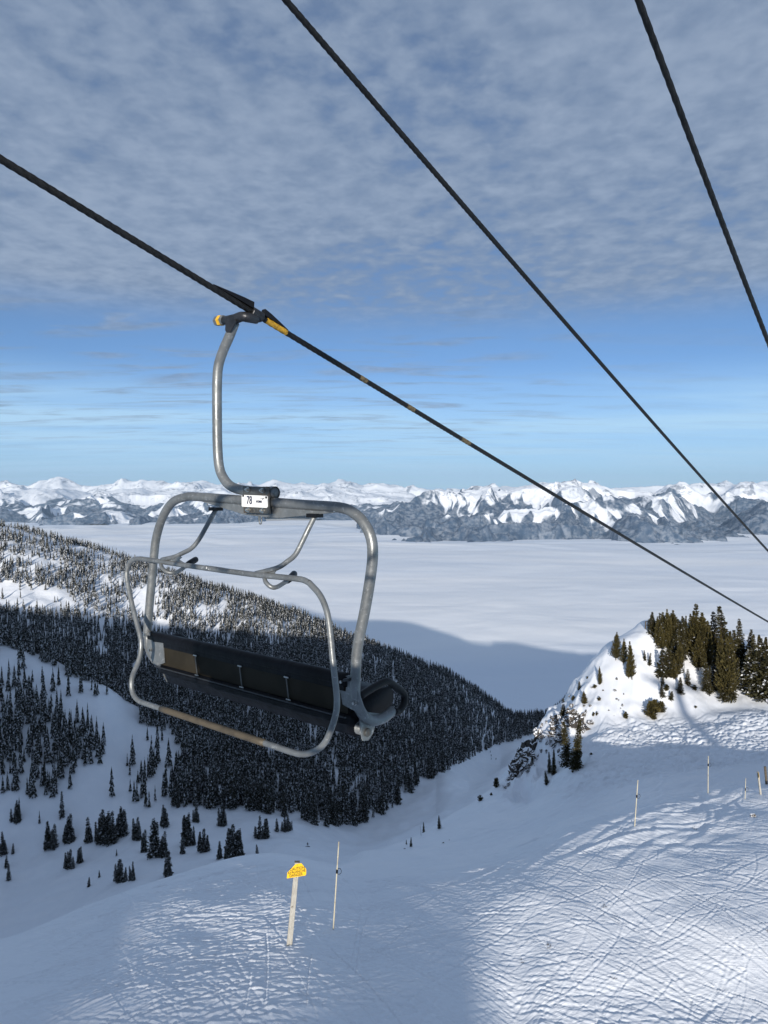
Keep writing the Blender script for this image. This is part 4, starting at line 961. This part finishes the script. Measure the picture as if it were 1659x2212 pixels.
def edge_sign():
    p = hit(1643, 1716, 15); D = p[1]; s = D/FPX; top = at(1637, 1667, D)
    t = empty('warning_sign', tuple(p)); tag(t, 'pale leaning post with yellow sign seen nearly edge-on, near right edge', 'sign')
    dv = nrm(top-p); hw = 1.7*s
    b = MB(); V = []
    for q in (p-dv*.3, top):
        for a, c in ((-1, -1), (1, -1), (1, 1), (-1, 1)): V.append(q+np.array([hw*a, hw*c, 0]))
    b.add(V, [(0, 1, 2, 3), (7, 6, 5, 4)]+[(i, (i+1) % 4, 4+(i+1) % 4, 4+i) for i in range(4)]); b.build('post', M_WOOD, t, p)
    ax = nrm(np.array([.42, .9, 0])); c = at(1639.3, 1674, D-.12); w = .30
    pts = [(-w, -.22), (-w, -.02), (-w*.45, .2), (w*.45, .2), (w, -.02), (w, -.22)]
    b = MB(); b.add(*prism([c+ax*q[0]*1.0+dv*q[1]*.8 for q in pts], np.array([.9, -.42, 0]), .01)); b.build('sign_plate', M_YEL, t, p)
edge_sign()
def right_post():
    p = hit(1656, 1694, 15); D = p[1]; top = at(1652.5, 1656, D); s = D/FPX
    t = empty('wooden_post', tuple(p)); tag(t, 'short brown weathered post with black foot at the right edge', 'post')
    b = MB(); b.add(*tube([p+(top-p)*.2, top], 2.6*s, 8)); b.build('shaft', M_WOODD, t, p)
    b = MB(); b.add(*tube([p-(top-p)*.05, p+(top-p)*.2], 2.8*s, 8)); b.build('foot', M_BLACK, t, p)
right_post()
# dry stalks poking through the foreground
for k, (x, y, w) in enumerate([(1305, 1958, 7), (1185, 2043, 9), (1130, 2076, 5), (1325, 2112, 8), (1500, 1790, 5), (1658, 2010, 8)]):
    p = hit(x, y, 15); b = MB(); s = p[1]/FPX
    for i in range(16):
        a = p+np.array([rnd.uniform(-w, w)*s*.6, rnd.uniform(-1, 1)*.15, -.03]); l = w*s*rnd.uniform(.5, 1.2)
        d = nrm(np.array([rnd.gauss(0, .8), rnd.gauss(0, .5), .8])); b.add(*tube([a, a+d*l*.5, a+d*l+np.array([0, 0, -.03])], [.006, .005, .002], 4))
    where = ['upper middle of the lit foreground', 'middle of the lit foreground', 'left of the lit foreground, smallest', 'bottom of the lit foreground', 'just below the shaded bowl', 'right edge of the lit foreground'][k]
    tag(b.build('dry_grass', M_WOODD), 'tuft of dry stalks poking through snow, '+where, 'grass tuft', 'dry tufts in the foreground snow')

# ------------------------------------------------------------------ people far down the slope
def person_mesh(name, cloth):
    verts = [(0,0,.98,.15),(0,0,1.22,.17),(0,.02,1.42,.15),(0,.03,1.54,.06),(0,.04,1.64,.10),(0,.04,1.76,.10),
             (.20,.02,1.40,.07),(.30,-.04,1.14,.055),(.30,-.16,.95,.045),(-.20,.02,1.40,.07),(-.31,-.02,1.14,.055),(-.33,-.13,.94,.045),
             (.13,0,.86,.11),(.20,-.10,.50,.085),(.22,.04,.10,.07),(-.13,0,.86,.11),(-.20,-.10,.50,.085),(-.22,.04,.10,.07),(.24,-.12,.05,.06),(-.24,-.12,.05,.06)]
    edges = [(0,1),(1,2),(2,3),(3,4),(4,5),(2,6),(6,7),(7,8),(2,9),(9,10),(10,11),(0,12),(12,13),(13,14),(0,15),(15,16),(16,17),(14,18),(17,19)]
    me = bpy.data.meshes.new(name); me.from_pydata([v[:3] for v in verts], edges, []); me.materials.append(cloth)
    o = link(name, me); md = o.modifiers.new('skin', 'SKIN'); 
    for i, v in enumerate(me.skin_vertices[0].data): v.radius = (verts[i][3], verts[i][3]*.85)
    me.skin_vertices[0].data[0].use_root = True
    o.modifiers.new('sub', 'SUBSURF').levels = 1; o.modifiers['sub'].render_levels = 1
    return o
M_DARKC = simple('dark_clothing', (0.02, 0.022, 0.03), 0.8, var=.4)
M_DARKB = simple('dark_blue_clothing', (0.015, 0.02, 0.05), 0.8, var=.4)
P0 = hit(664.5, 1829, 120)
o = person_mesh('person', M_DARKC); o.location = tuple(P0+np.array([0, 0, .05])); tag(o, 'snowboarder in dark clothes standing alone on the valley run', 'person')
b = MB(); c = P0; b.add(*tube([c+np.array([-1.0, 0, .16]), c+np.array([-.7, 0, .04]), c+np.array([.7, 0, .04]), c+np.array([1.0, 0, .16])], [.06, .14, .14, .06], 8), smooth=True)
tag(b.build('snowboard', M_DARKC, None), 'dark snowboard under the rider on the valley run', 'snowboard')
for k, (x, y, m_, lab) in enumerate([(1061, 1634.5, M_DARKC, 'upper skier in dark clothes far down the run below the cliff'), (1061, 1641, M_DARKB, 'middle skier in dark clothes far down the run below the cliff'), (1071.5, 1642, M_DARKC, 'skier in dark clothes right of the pair far down the run'), (1059, 1626, M_DARKB, 'farthest skier near the wood edge at the end of the run')]):
    p = hit(x, y, 200); o = person_mesh('person', m_); o.location = tuple(p); o.rotation_euler[2] = k*1.7; o.scale = (1.15,)*3; tag(o, lab, 'person', 'skiers far down the run')

# ------------------------------------------------------------------ cables
PL = np.array([-1.85, 5.65, 0.0]); W = nrm(np.array([.768, -.640, 0])); F_ = np.array([-W[1], W[0], 0]); UZ = np.array([0, 0, 1.0])
def U(x, y, o=0.0):
    d = ray(x, y); return d*(((PL+F_*o)@F_)/(d@F_))
def Lc(w, f, z): return PL+W*w+F_*f+UZ*z
CP = U(530, 665); CD = nrm(np.array([F_[0], F_[1], -.277]))
def cable_pts(s0, s1, step): return [CP+CD*s+UZ*(0.0003*s*s) for s in np.arange(s0, s1, step)]
CR = .0215
b = MB(); b.add(*tube(cable_pts(-4.5, 26, .022), CR, 24, lobes=(6, .22), twist=19.0), smooth=True)
b.add(*tube(cable_pts(25.9, 260, 4), CR*.93, 8), smooth=True)
cab = b.build('lift_cable', M_ROPE); tag(cab, 'twisted steel haul cable that carries the empty chair', 'cable')
def mark(x, y, ln, m_, nm='paint_mark'):
    d = ray(x, y); A = np.array([[CD[0], -d[0]], [CD[1], -d[1]]]); s, _ = np.linalg.solve(A, -CP[:2])
    s0 = round((s-ln/2+4.5)/.022)*.022-4.5
    b = MB(); pts = cable_pts(-4.5, s0+ln, .022); V, Fq = tube(pts, CR*1.05, 24, caps=False, lobes=(6, .20), twist=19.0); k = int(round((s0+4.5)/.022))
    V = V[k*24:]; n = len(V)//24; Fq = [(i*24+j, i*24+(j+1) % 24, (i+1)*24+(j+1) % 24, (i+1)*24+j) for i in range(n-1) for j in range(24)]
    b.add(V, Fq, smooth=True); b.build(nm, m_, cab)
mark(596, 712, .20, M_ROPEY); mark(783, 828, .10, M_ROPET); mark(886, 888, .13, M_ROPET); mark(1005, 962, .16, M_ROPET)
def far_cable(pts, D0, r, label, vp=(2121, 1650)):
    # all ropes run parallel to the first: depth at photo x follows from the shared vanishing direction
    x0, y0 = pts[0]; P0_ = at(x0, y0, D0); out = []; dh = F_[:2]
    for x, y in pts:
        d = ray(x, y); A = np.array([[dh[0], -d[0]], [dh[1], -d[1]]]); s, t = np.linalg.solve(A, -P0_[:2]); out.append((s, d[2]*t))
    s = np.array([o[0] for o in out]); z = np.array([o[1] for o in out]); co = np.polyfit(s, z, 2)
    ss = np.concatenate([np.arange(-3, 30, .03), np.arange(30, 160, 3)]); P = [np.array([P0_[0]+dh[0]*q, P0_[1]+dh[1]*q, np.polyval(co, q)]) for q in ss]
    b = MB(); k = 1100; b.add(*tube(P[:k], r, 18, lobes=(6, .2), twist=19), smooth=True); b.add(*tube(P[k-1:], r*.93, 8), smooth=True)
    tag(b.build('lift_cable', M_ROPE), label, 'cable'); print(label, co, z)
far_cable([(620, 0), (820, 240), (1000, 442), (1240, 718), (1450, 958), (1659, 1190)], 4.3, .021, 'dark cable crossing the sky diagonally, between the chair cable and the steep one')
far_cable([(1379, 0), (1450, 190), (1520, 375), (1590, 560), (1659, 738)], 2.1, .0105, 'dark steep cable in the upper right corner of the sky')

# ------------------------------------------------------------------ the chair
CB = U(562, 1085)
chair = empty('lift_chair', tuple(CB)); tag(chair, 'empty galvanised chairlift chair number 78 hanging from the cable', 'chairlift chair')
def B(name, m_, mb, parent=None, bevel=0):
    if parent is None: return mb.build(name, m_, chair, CB, bevel)
    return mb.build(name, m_, parent, CB, bevel)
def pl(pts, o=0.0): return [U(x, y, o) for x, y in pts]
# frame: one bent tube, both legs and the foot curves
foot = [(.0, -1.13), (.004, -1.20), (.033, -1.275), (.085, -1.34), (.15, -1.378), (.22, -1.392), (.29, -1.385), (.352, -1.365)]
left = [Lc(-.03, f, z) for f, z in reversed(foot)]; right = [Lc(2.185, f, z) for f, z in foot]
top = pl([(318,1369),(325,1285),(332,1208),(338,1160),(352,1116),(373,1085),(400,1074),(424,1073),(520,1080),(652,1090),(732,1096),(764,1108),(788,1132),(802,1164),(805,1200),(800,1248),(788,1320),(772,1401)])
fr = MB(); fr.add(*tube(spline(left+top+right[1:] if False else left+top+right, 6), .0325, 20), smooth=True); B('frame', M_GALV, fr)
hg = MB(); hg.add(*tube(spline(pl([(507,697),(495,728),(482,758),(472,790),(469,830),(469,900),(470,965),(474,1010),(485,1036),(502,1052),(530,1060),(560,1062),(594,1064)]), 7), .034, 20), smooth=True); B('hanger', M_GALV, hg)
# grip
s_j = ((U(549, 676)-CP)@CD)
gp = MB(); jc = CP+CD*.10
gp.add(*tube([jc-CD*.050, jc-CD*.046, jc+CD*.046, jc+CD*.050], [.032, .037, .037, .032], 10))
gp.add(*tube(spline([jc-UZ*.035, CP+CD*.03-UZ*.06, U(520, 686), U(508, 688)], 5), [.035]*8+[.04]*8, 14) if False else tube(spline([jc-UZ*.03, CP-UZ*.055+CD*.02, U(522, 684), U(506, 690)], 5), .034, 14), smooth=True)
grip = B('grip', M_GRIP, gp)
lg = MB(); lug = pl([(487,684),(506,681),(509,694),(502,708),(497,717),(490,719),(486,714)], -.035); lg.add(*prism(lug, F_, .012)); lug2 = pl([(489,684),(511,681),(517,690),(509,708),(503,716),(492,719),(488,714)], .028); lg.add(*prism(lug2, F_, .012)); B('lug', M_GRIP, lg, grip, .002)
sh = MB(); sh.add(*tube([U(484, 693), U(512, 687)], .030, 16), smooth=True); B('pin', M_GRIP, sh, grip)
cp_ = MB(); cp_.add(*tube([U(466.5, 694.5), U(468, 694), U(485, 691)], [.030, .036, .036], 6)); B('spring_cap', M_GALV, cp_, grip, .003)
st = MB(); a0, a1 = U(474, 693), U(480, 692); st.add(*tube([a0, a1], .0375, 6)); B('yellow_tape', M_REFL, st, grip)
for sg, (xe, ye), nm in ((-1, (459, 620), 'deflector'), (1, (621, 718.5), 'deflector')):
    e = U(xe, ye); d = ray(xe, ye); A = np.array([[CD[0], -d[0]], [CD[1], -d[1]]]); s, _ = np.linalg.solve(A, -CP[:2])
    side = nrm(np.cross(CD, UZ)); up = nrm(np.cross(side, CD)); o0 = jc+CD*.05*sg; tip = CP+CD*s+up*.024
    b = MB(); V = []
    for q, hgt, wd in ((0, .036, .030), (.25, .030, .028), (.6, .018, .018), (1, .004, .004)):
        c = o0*(1-q)+tip*q+up*(.030*(1-q)); V += [c+side*wd*a+up*hgt*k for a, k in ((-1, -.4), (1, -.4), (.6, 1), (-.6, 1))]
    F = [(0, 1, 2, 3), (15, 14, 13, 12)]+[(j*4+i, j*4+(i+1) % 4, j*4+4+(i+1) % 4, j*4+4+i) for j in range(3) for i in range(4)]
    b.add(V, F); B(nm, M_BLACK, b, grip, .002)
# support plate under the beam
sp2 = MB(); sp2.add(*prism(pl([(424,1080),(520,1086),(652,1096),(742,1102),(728,1107),(604,1119),(580,1118),(528,1112)], -.006), F_, .012)); B('support_plate', M_GALVR if False else M_GALV, sp2, None, .002)
for a in ((448, 1091), (724, 1104)):
    q = U(a[0], a[1], -.012); b = MB(); b.add(*cyl(q, q-F_*.01, .008, 6)); B('bolt', M_ZINC, b)
# clamp box
cb = MB(); cb.add(*prism(pl([(524,1050),(580,1052),(582,1110),(526,1108)], -.052), F_, .012)); clamp = B('clamp', M_GALVR, cb, None, .002)
cb = MB(); cb.add(*prism(pl([(566,1051),(597,1051),(598,1079),(566,1077)], .042), F_, .012)); cb.add(*prism([U(579,1052,-.040), U(579,1052,.040), U(581,1110,.04), U(581,1110,-.04)], W, .008)); B('clamp_back', M_GALVR, cb, clamp, .002)
cb = MB(); ring = tube([U(586,1064.5), U(594.5,1064.8)], .043, 20, caps=False); cb.add(*ring, smooth=True); B('socket', M_GALV, cb, clamp)
for x, y in ((536.5, 1057.5), (568, 1059.5), (537.5, 1101.5), (568.5, 1103)):
    q = U(x, y, -.052); b = MB(); b.add(*tube([q, q-F_*.006], .0165, 16)); b.add(*tube([q-F_*.006, q-F_*.018], .0125, 6)); b.add(*tube([q-F_*.018, q-F_*.028], .007, 8)); B('bolt', M_ZINC, b, clamp)
npn = [U(x, y, -.056) for x, y in ((524.5,1069),(577,1071),(579,1073),(579,1095),(577,1097),(524.5,1094.5),(523,1092.5),(523,1070.5))]
b = MB(); b.add(*prism(npn, -F_, .004)); plate = B('number_plate', M_WHITE, b, clamp)
def on_plate(x, y): return U(x, y, -.0622)
ax = nrm(on_plate(577, 1083.5)-on_plate(525, 1081.5)); ay = nrm(np.cross(ax, F_)); ay = ay if ay[2] > 0 else -ay
rb = on_plate(538.5, 1081.2); o = place_text('78', .076, rb, ax, ay, -F_, M_NAVY, clamp, CB, 'number', .74, .0006)
o = place_text('POMA', .0195, on_plate(559.5, 1083.8), ax, ay, -F_, M_NAVY, clamp, CB, 'logo', 1.05, .0007, .2)
b = MB(); b.add([on_plate(*q) for q in ((560,1076.6),(571,1076.2),(568,1078.8),(565.6,1080.3),(568,1077.2))]+[on_plate(*q)-F_*.001 for q in ((560,1076.6),(571,1076.2),(568,1078.8),(565.6,1080.3),(568,1077.2))], [(0,1,2,3,4),(9,8,7,6,5)]+[(i,(i+1)%5,(i+1)%5+5,i+5) for i in range(5)]); B('emblem', M_NAVY, b, clamp)
for x, y in ((525.8, 1071), (575.5, 1074.5)):
    q = U(x, y, -.060); b = MB(); b.add(*tube([q, q-F_*.005], .0075, 12)); B('rivet', M_GRIP, b, clamp)
# quick link
b = MB(); c = U(562.5, 1120); rx, rz = .0125, .034
lp = [c+W*rx*math.cos(a)*(1 if abs(math.sin(a)) < .75 else 1)+UZ*(rz*max(-.72, min(.72, math.sin(a)*1.1))*1.0+rx*math.sin(a)) for a in np.linspace(0, 2*math.pi, 28, endpoint=True)]
b.add(*tube(lp, .0045, 8), smooth=True); b.add(*tube([c-W*rx-UZ*.012, c-W*rx+UZ*.012], .0075, 6)); B('quick_link', M_GALV, b)
# restraint bar
def ro(y): return -.12-.16*np.clip((y-1210)/420, 0, 1)
rp = [(668,1259),(688,1281),(700,1303),(708,1329),(713,1365),(718,1417),(724,1470),(728,1513),(724,1548),(708,1593),(694,1613),(676,1624),(656,1629),(632,1625),(572,1605),(460,1568),(348,1531),(318,1521),(300,1514),(288,1500),(284,1480),(287,1458),(298,1432),(304,1408),(304,1380),(294,1340),(284,1300),(274,1250),(276,1226),(284,1212),(298,1207),(320,1209),(400,1221),(532,1239),(600,1246),(640,1250),(656,1253)]
path = [U(x, y, ro(y)) for x, y in rp]; path.append(path[0])
b = MB(); b.add(*tube(spline(path, 6), .0185, 14, caps=False), smooth=True); bar = B('restraint_bar', M_GALV, b)
b = MB(); sl = [U(x, y, ro(y)) for x, y in ((348,1531),(404,1549.5),(460,1568),(516,1586.5),(572,1605))]; b.add(*tube(spline(sl, 4), .0225, 16), smooth=True); B('footrest_sleeve', M_TAN, b, bar)
for hp in ([(346,1213,-.12),(350,1227,-.14),(362,1236,-.13),(377,1237,-.09),(392,1230,0),(406,1219,.08),(424,1208,.2)], [(571,1243,-.12),(574,1257,-.14),(586,1268,-.13),(598,1268,-.09),(612,1260,0),(624,1252,.06),(636,1239,.2)]):
    pts = [U(*q) for q in hp]; b = MB(); b.add(*tube(spline(pts[:-1], 5), .0145, 12), smooth=True); B('handle', M_GALV, b, bar)
    e = pts[-1]; s0 = pts[-2]; m0 = pts[-3]*.3+pts[-2]*.7
    b = MB(); b.add(*tube([m0, s0*.8+e*.2, s0*.3+e*.7, e*.95+s0*.05, e], [.021, .024, .024, .023, .014], 12), smooth=True); B('hand_grip', M_BLACK, b, bar)
# gussets and sticker on the bar
for tri in ([(348,1208),(384,1201),(392,1204),(386,1209),(398,1217)], [(545,1236),(590,1228),(596,1232),(592,1238),(602,1246)]):
    b = MB(); b.add(*prism(pl(tri, -.125), F_, .008)); B('gusset', M_GALV, b, bar)
b = MB(); P_ = [U(x, y, ro(1220)) for x, y in ((444,1227),(466,1230),(484,1232.6))]; b.add(*tube(P_, .0192, 14, caps=False), smooth=True); B('sticker', M_INK, b, bar)
for x, y, w_ in ((446.5, 1226.5, 5), (451, 1229.5, 3), (458, 1230.5, 1.4), (464, 1231, 1.2), (470, 1231.6, 1.3), (476, 1232.8, 1.2), (481, 1233.6, 1.0)):
    q = U(x, y, ro(1220)-.0205); r_ = w_/FPX*4.7*.5; b = MB(); b.add(*prism([q+W*r_*a+UZ*r_*c for a, c in ((-1, -.6), (-.2, 1.2), (.3, -.2), (1.1, .3), (.2, -1))], -F_, .001)); B('sticker_print', M_WHITE, b, bar)
for spt in ([(466,1101,0),(449,1132,-.03),(430,1165,-.06),(414,1184,-.085),(394,1195,-.10),(376,1203,-.12),(350,1209,-.12)], [(680,1115,0),(666,1143,-.03),(652,1172,-.06),(638,1198,-.085),(622,1212,-.10),(598,1227,-.12),(552,1239,-.12)]):
    b = MB(); b.add(*tube(spline([U(*q) for q in spt], 5), .0165, 12), smooth=True); strut = B('strut', M_GALV, b)
    q = U(spt[0][0], spt[0][1]-1.5); b = MB(); b.add(*prism([q-W*.045-F_*.03-UZ*.012, q+W*.045-F_*.03-UZ*.012, q+W*.045-F_*.03+UZ*.012, q-W*.045-F_*.03+UZ*.012], F_, .06)); B('pivot_pad', M_BLACK, b, strut)
# backrest and seat: side profiles swept across the chair
def sweep(profile, w0, w1, n=14, wav=0.0, seed=0):
    k = len(profile); V = []; g = random.Random(seed)
    for i in range(n+1):
        w = w0+(w1-w0)*i/n
        for f, z in profile: V.append(Lc(w, f+g.uniform(-1, 1)*wav, z+g.uniform(-1, 1)*wav))
    F = [(i*k+j, i*k+(j+1) % k, (i+1)*k+(j+1) % k, (i+1)*k+j) for i in range(n) for j in range(k)]
    return V, F+[tuple(range(k)), tuple(n*k+j for j in range(k))[::-1]]
def rounded(cx, cz, rx, rz, n=14): return [(cx+rx*math.cos(a), cz+rz*math.sin(a)) for a in np.linspace(0, 2*math.pi, n, endpoint=False)]
b = MB(); b.add(*sweep([(-.014, -1.150), (-.002, -1.150), (.010, -1.315), (-.002, -1.315)], .03, 2.12)); back = B('backrest', M_PANEL, b)
b = MB(); b.add(*sweep(rounded(.022, -1.120, .048, .045, 16), .0, 2.13, 30, .0015), smooth=True); B('top_roll', M_VINYL, b, back)
b = MB(); b.add(*sweep([(-.020, -1.125), (-.016, -1.125), (-.012, -1.172), (-.020, -1.172)], .02, 2.11, 30, .0012)); B('cover_flap', M_VINYL, b, back)
b = MB(); b.add(*sweep([(.012, -1.12), (.05, -1.12), (.055, -1.31), (.016, -1.33)], .02, 2.12, 20)); B('back_cushion', M_VINYL, b, back)
for w_ in (.62, 1.13, 1.60):
    b = MB(); b.add(*prism([Lc(w_, -.022, -1.168), Lc(w_+.012, -.022, -1.168), Lc(w_+.028, -.014, -1.318), Lc(w_+.016, -.014, -1.318)], -F_, .004)); B('strap', M_GALVR, b, back)
    for z_ in (-1.172, -1.314):
        b = MB(); b.add(*prism([Lc(w_-.012+(.02 if z_ < -1.2 else 0), -.024, z_-.004), Lc(w_+.03+(.02 if z_ < -1.2 else 0), -.024, z_-.004), Lc(w_+.03+(.02 if z_ < -1.2 else 0), -.024, z_+.004), Lc(w_-.012+(.02 if z_ < -1.2 else 0), -.024, z_+.004)], -F_, .005)); B('buckle', M_ZINC, b, back)
prof = [(-.03, -1.335), (-.035, -1.37), (.02, -1.385), (.035, -1.42), (.05, -1.462), (.11, -1.482), (.20, -1.47), (.32, -1.425), (.41, -1.375), (.445, -1.32), (.44, -1.265), (.39, -1.235), (.28, -1.232), (.14, -1.262), (.03, -1.310)]
b = MB(); b.add(*sweep(prof, .16, 2.12, 46, .0028), smooth=True); seat = B('seat', M_VINYL, b)
b = MB(); b.add(*sweep([(-.042, -1.322), (-.030, -1.322), (-.030, -1.331), (-.042, -1.331)], .12, 2.14, 2)); B('seat_trim', M_GRIP, b, seat)
b = MB(); b.add(*tube([Lc(.10, .10, -1.425), Lc(2.17, .10, -1.425)], .038, 16), smooth=True); B('seat_rail', M_GALV, b, seat)
# side plates
b = MB(); b.add(*prism(pl([(311,1368),(322,1366),(330,1386),(352,1389),(355,1432),(340,1438),(330,1432),(318,1402)], -.022), F_, .010)); sd = B('side_plate', M_GALV, b, None, .002)
b = MB(); b.add(*prism(pl([(727,1476),(735,1464),(752,1459),(768,1462),(772,1490),(784,1525),(795,1552),(776,1541),(750,1528),(740,1522),(736,1500)], -.012), F_, .010)); sd2 = B('side_plate', M_GALV, b, None, .002)
for par, ps in ((sd, ((326, 1404), (316, 1370))), (sd2, ((741, 1472), (768, 1518)))):
    for x, y in ps:
        q = U(x, y, -.022 if par is sd else -.012); bb = MB(); bb.add(*tube([q, q-F_*.006], .015, 14)); bb.add(*tube([q-F_*.006, q-F_*.024], .010, 6)); B('bolt', M_ZINC, bb, par)
bb = MB(); q = U(746, 1471, -.02); bb.add(*prism([q, q+W*.05+UZ*.012, q+W*.055+UZ*.032, q+W*.01+UZ*.02], -F_, .03)); B('latch', M_GRIP, bb, sd2, .002)
for w_, sg in ((.10, 1), (2.165, -1)):
    # hanging bracket that carries the seat rail at each end
    pf = [(.02, -1.33), (.30, -1.385), (.17, -1.44), (.14, -1.475), (.08, -1.478), (.055, -1.43)] if sg > 0 else [(.05, -1.30), (.30, -1.38), (.20, -1.42), (.175, -1.47), (.13, -1.50), (.08, -1.49), (.06, -1.42)]
    b = MB(); b.add(*prism([Lc(w_, f, z) for f, z in pf], W, .010)); br = B('seat_bracket', M_GALV, b, None, .002)
    q = Lc(w_-(.002 if sg > 0 else -.012), .115, -1.445); bb = MB(); bb.add(*tube([q, q+W*(-.012 if sg > 0 else .012)], .026, 16)); B('end_cap', M_GALVR, bb, br, .002)
# armrests: closed loops beside the seat
for w_ in (-.03, 2.20):
    lp = [(.02, -1.20), (.14, -1.175), (.27, -1.16), (.34, -1.195), (.42, -1.25), (.455, -1.29), (.45, -1.34), (.40, -1.375), (.352, -1.368)]
    b = MB(); b.add(*tube(spline([Lc(w_, f, z) for f, z in lp], 5), .024, 14), smooth=True); B('armrest', M_BLACK, b)

# the chair the view is taken from rides just behind the camera and shades the empty one ahead
def copy_tree(o, parent=None):
    c = o.copy(); sc.collection.objects.link(c); c.parent = parent
    for ch in list(o.children): copy_tree(ch, c)
    return c
own = copy_tree(chair); own.location = chair.location+Vector((-.22, -5.24, 1.05))
own['label'] = 'lift chair the view is taken from, just behind the viewpoint'
# the tower behind: its shaft and crossarm throw the long shadow on the knoll
def tower():
    u_, s_ = 21.0, -34.0; ca, sa = math.cos(SUN_AZ), math.sin(SUN_AZ); x, y = u_*ca-s_*sa, u_*sa+s_*ca; zb, zt = -18.0, 2.4
    t = empty('lift_tower', (x, y, zb)); tag(t, 'grey steel lift tower behind the viewpoint', 'lift tower'); o = (x, y, zb)
    b = MB(); b.add(*tube([np.array([x, y, zb-2]), np.array([x, y, zt])], [.62, .45], 20), smooth=True); b.build('shaft', M_GALV, t, o)
    b = MB(); c = np.array([x, y, zt]); b.add(*prism([c-W*3.2-UZ*.2, c+W*3.2-UZ*.2, c+W*3.2+UZ*.25, c-W*3.2+UZ*.25], F_, .4)); b.build('crossarm', M_GALV, t, o)
    for sg in (-1, 1):
        b = MB(); q = c+W*3.0*sg+UZ*.5; b.add(*tube([q-CD*2.2, q, q+CD*2.2], .2, 8)); b.build('sheave_train', M_GRIP, t, o)
tower()

# ------------------------------------------------------------------ air
def haze():
    lo, hi = -1560.0, 2600.0; x, y0, y1 = 62000.0, -4000.0, 92000.0
    V = [(-x, y0, lo), (x, y0, lo), (x, y1, lo), (-x, y1, lo), (-x, y0, hi), (x, y0, hi), (x, y1, hi), (-x, y1, hi)]
    b = MB(); b.add(V, [(0, 3, 2, 1), (4, 5, 6, 7), (0, 1, 5, 4), (1, 2, 6, 5), (2, 3, 7, 6), (3, 0, 4, 7)])
    m = bpy.data.materials.new('haze'); m.use_nodes = True; N = m.node_tree.nodes; N.clear()
    out = N.new('ShaderNodeOutputMaterial'); v = N.new('ShaderNodeVolumePrincipled'); v.inputs['Density'].default_value = 1.0e-5; v.inputs['Color'].default_value = (.55, .76, 1.0, 1)
    m.node_tree.links.new(v.outputs[0], out.inputs['Volume'])
    tag(b.build('haze', m), 'thin blue mountain air', 'haze', kind='stuff')
haze()
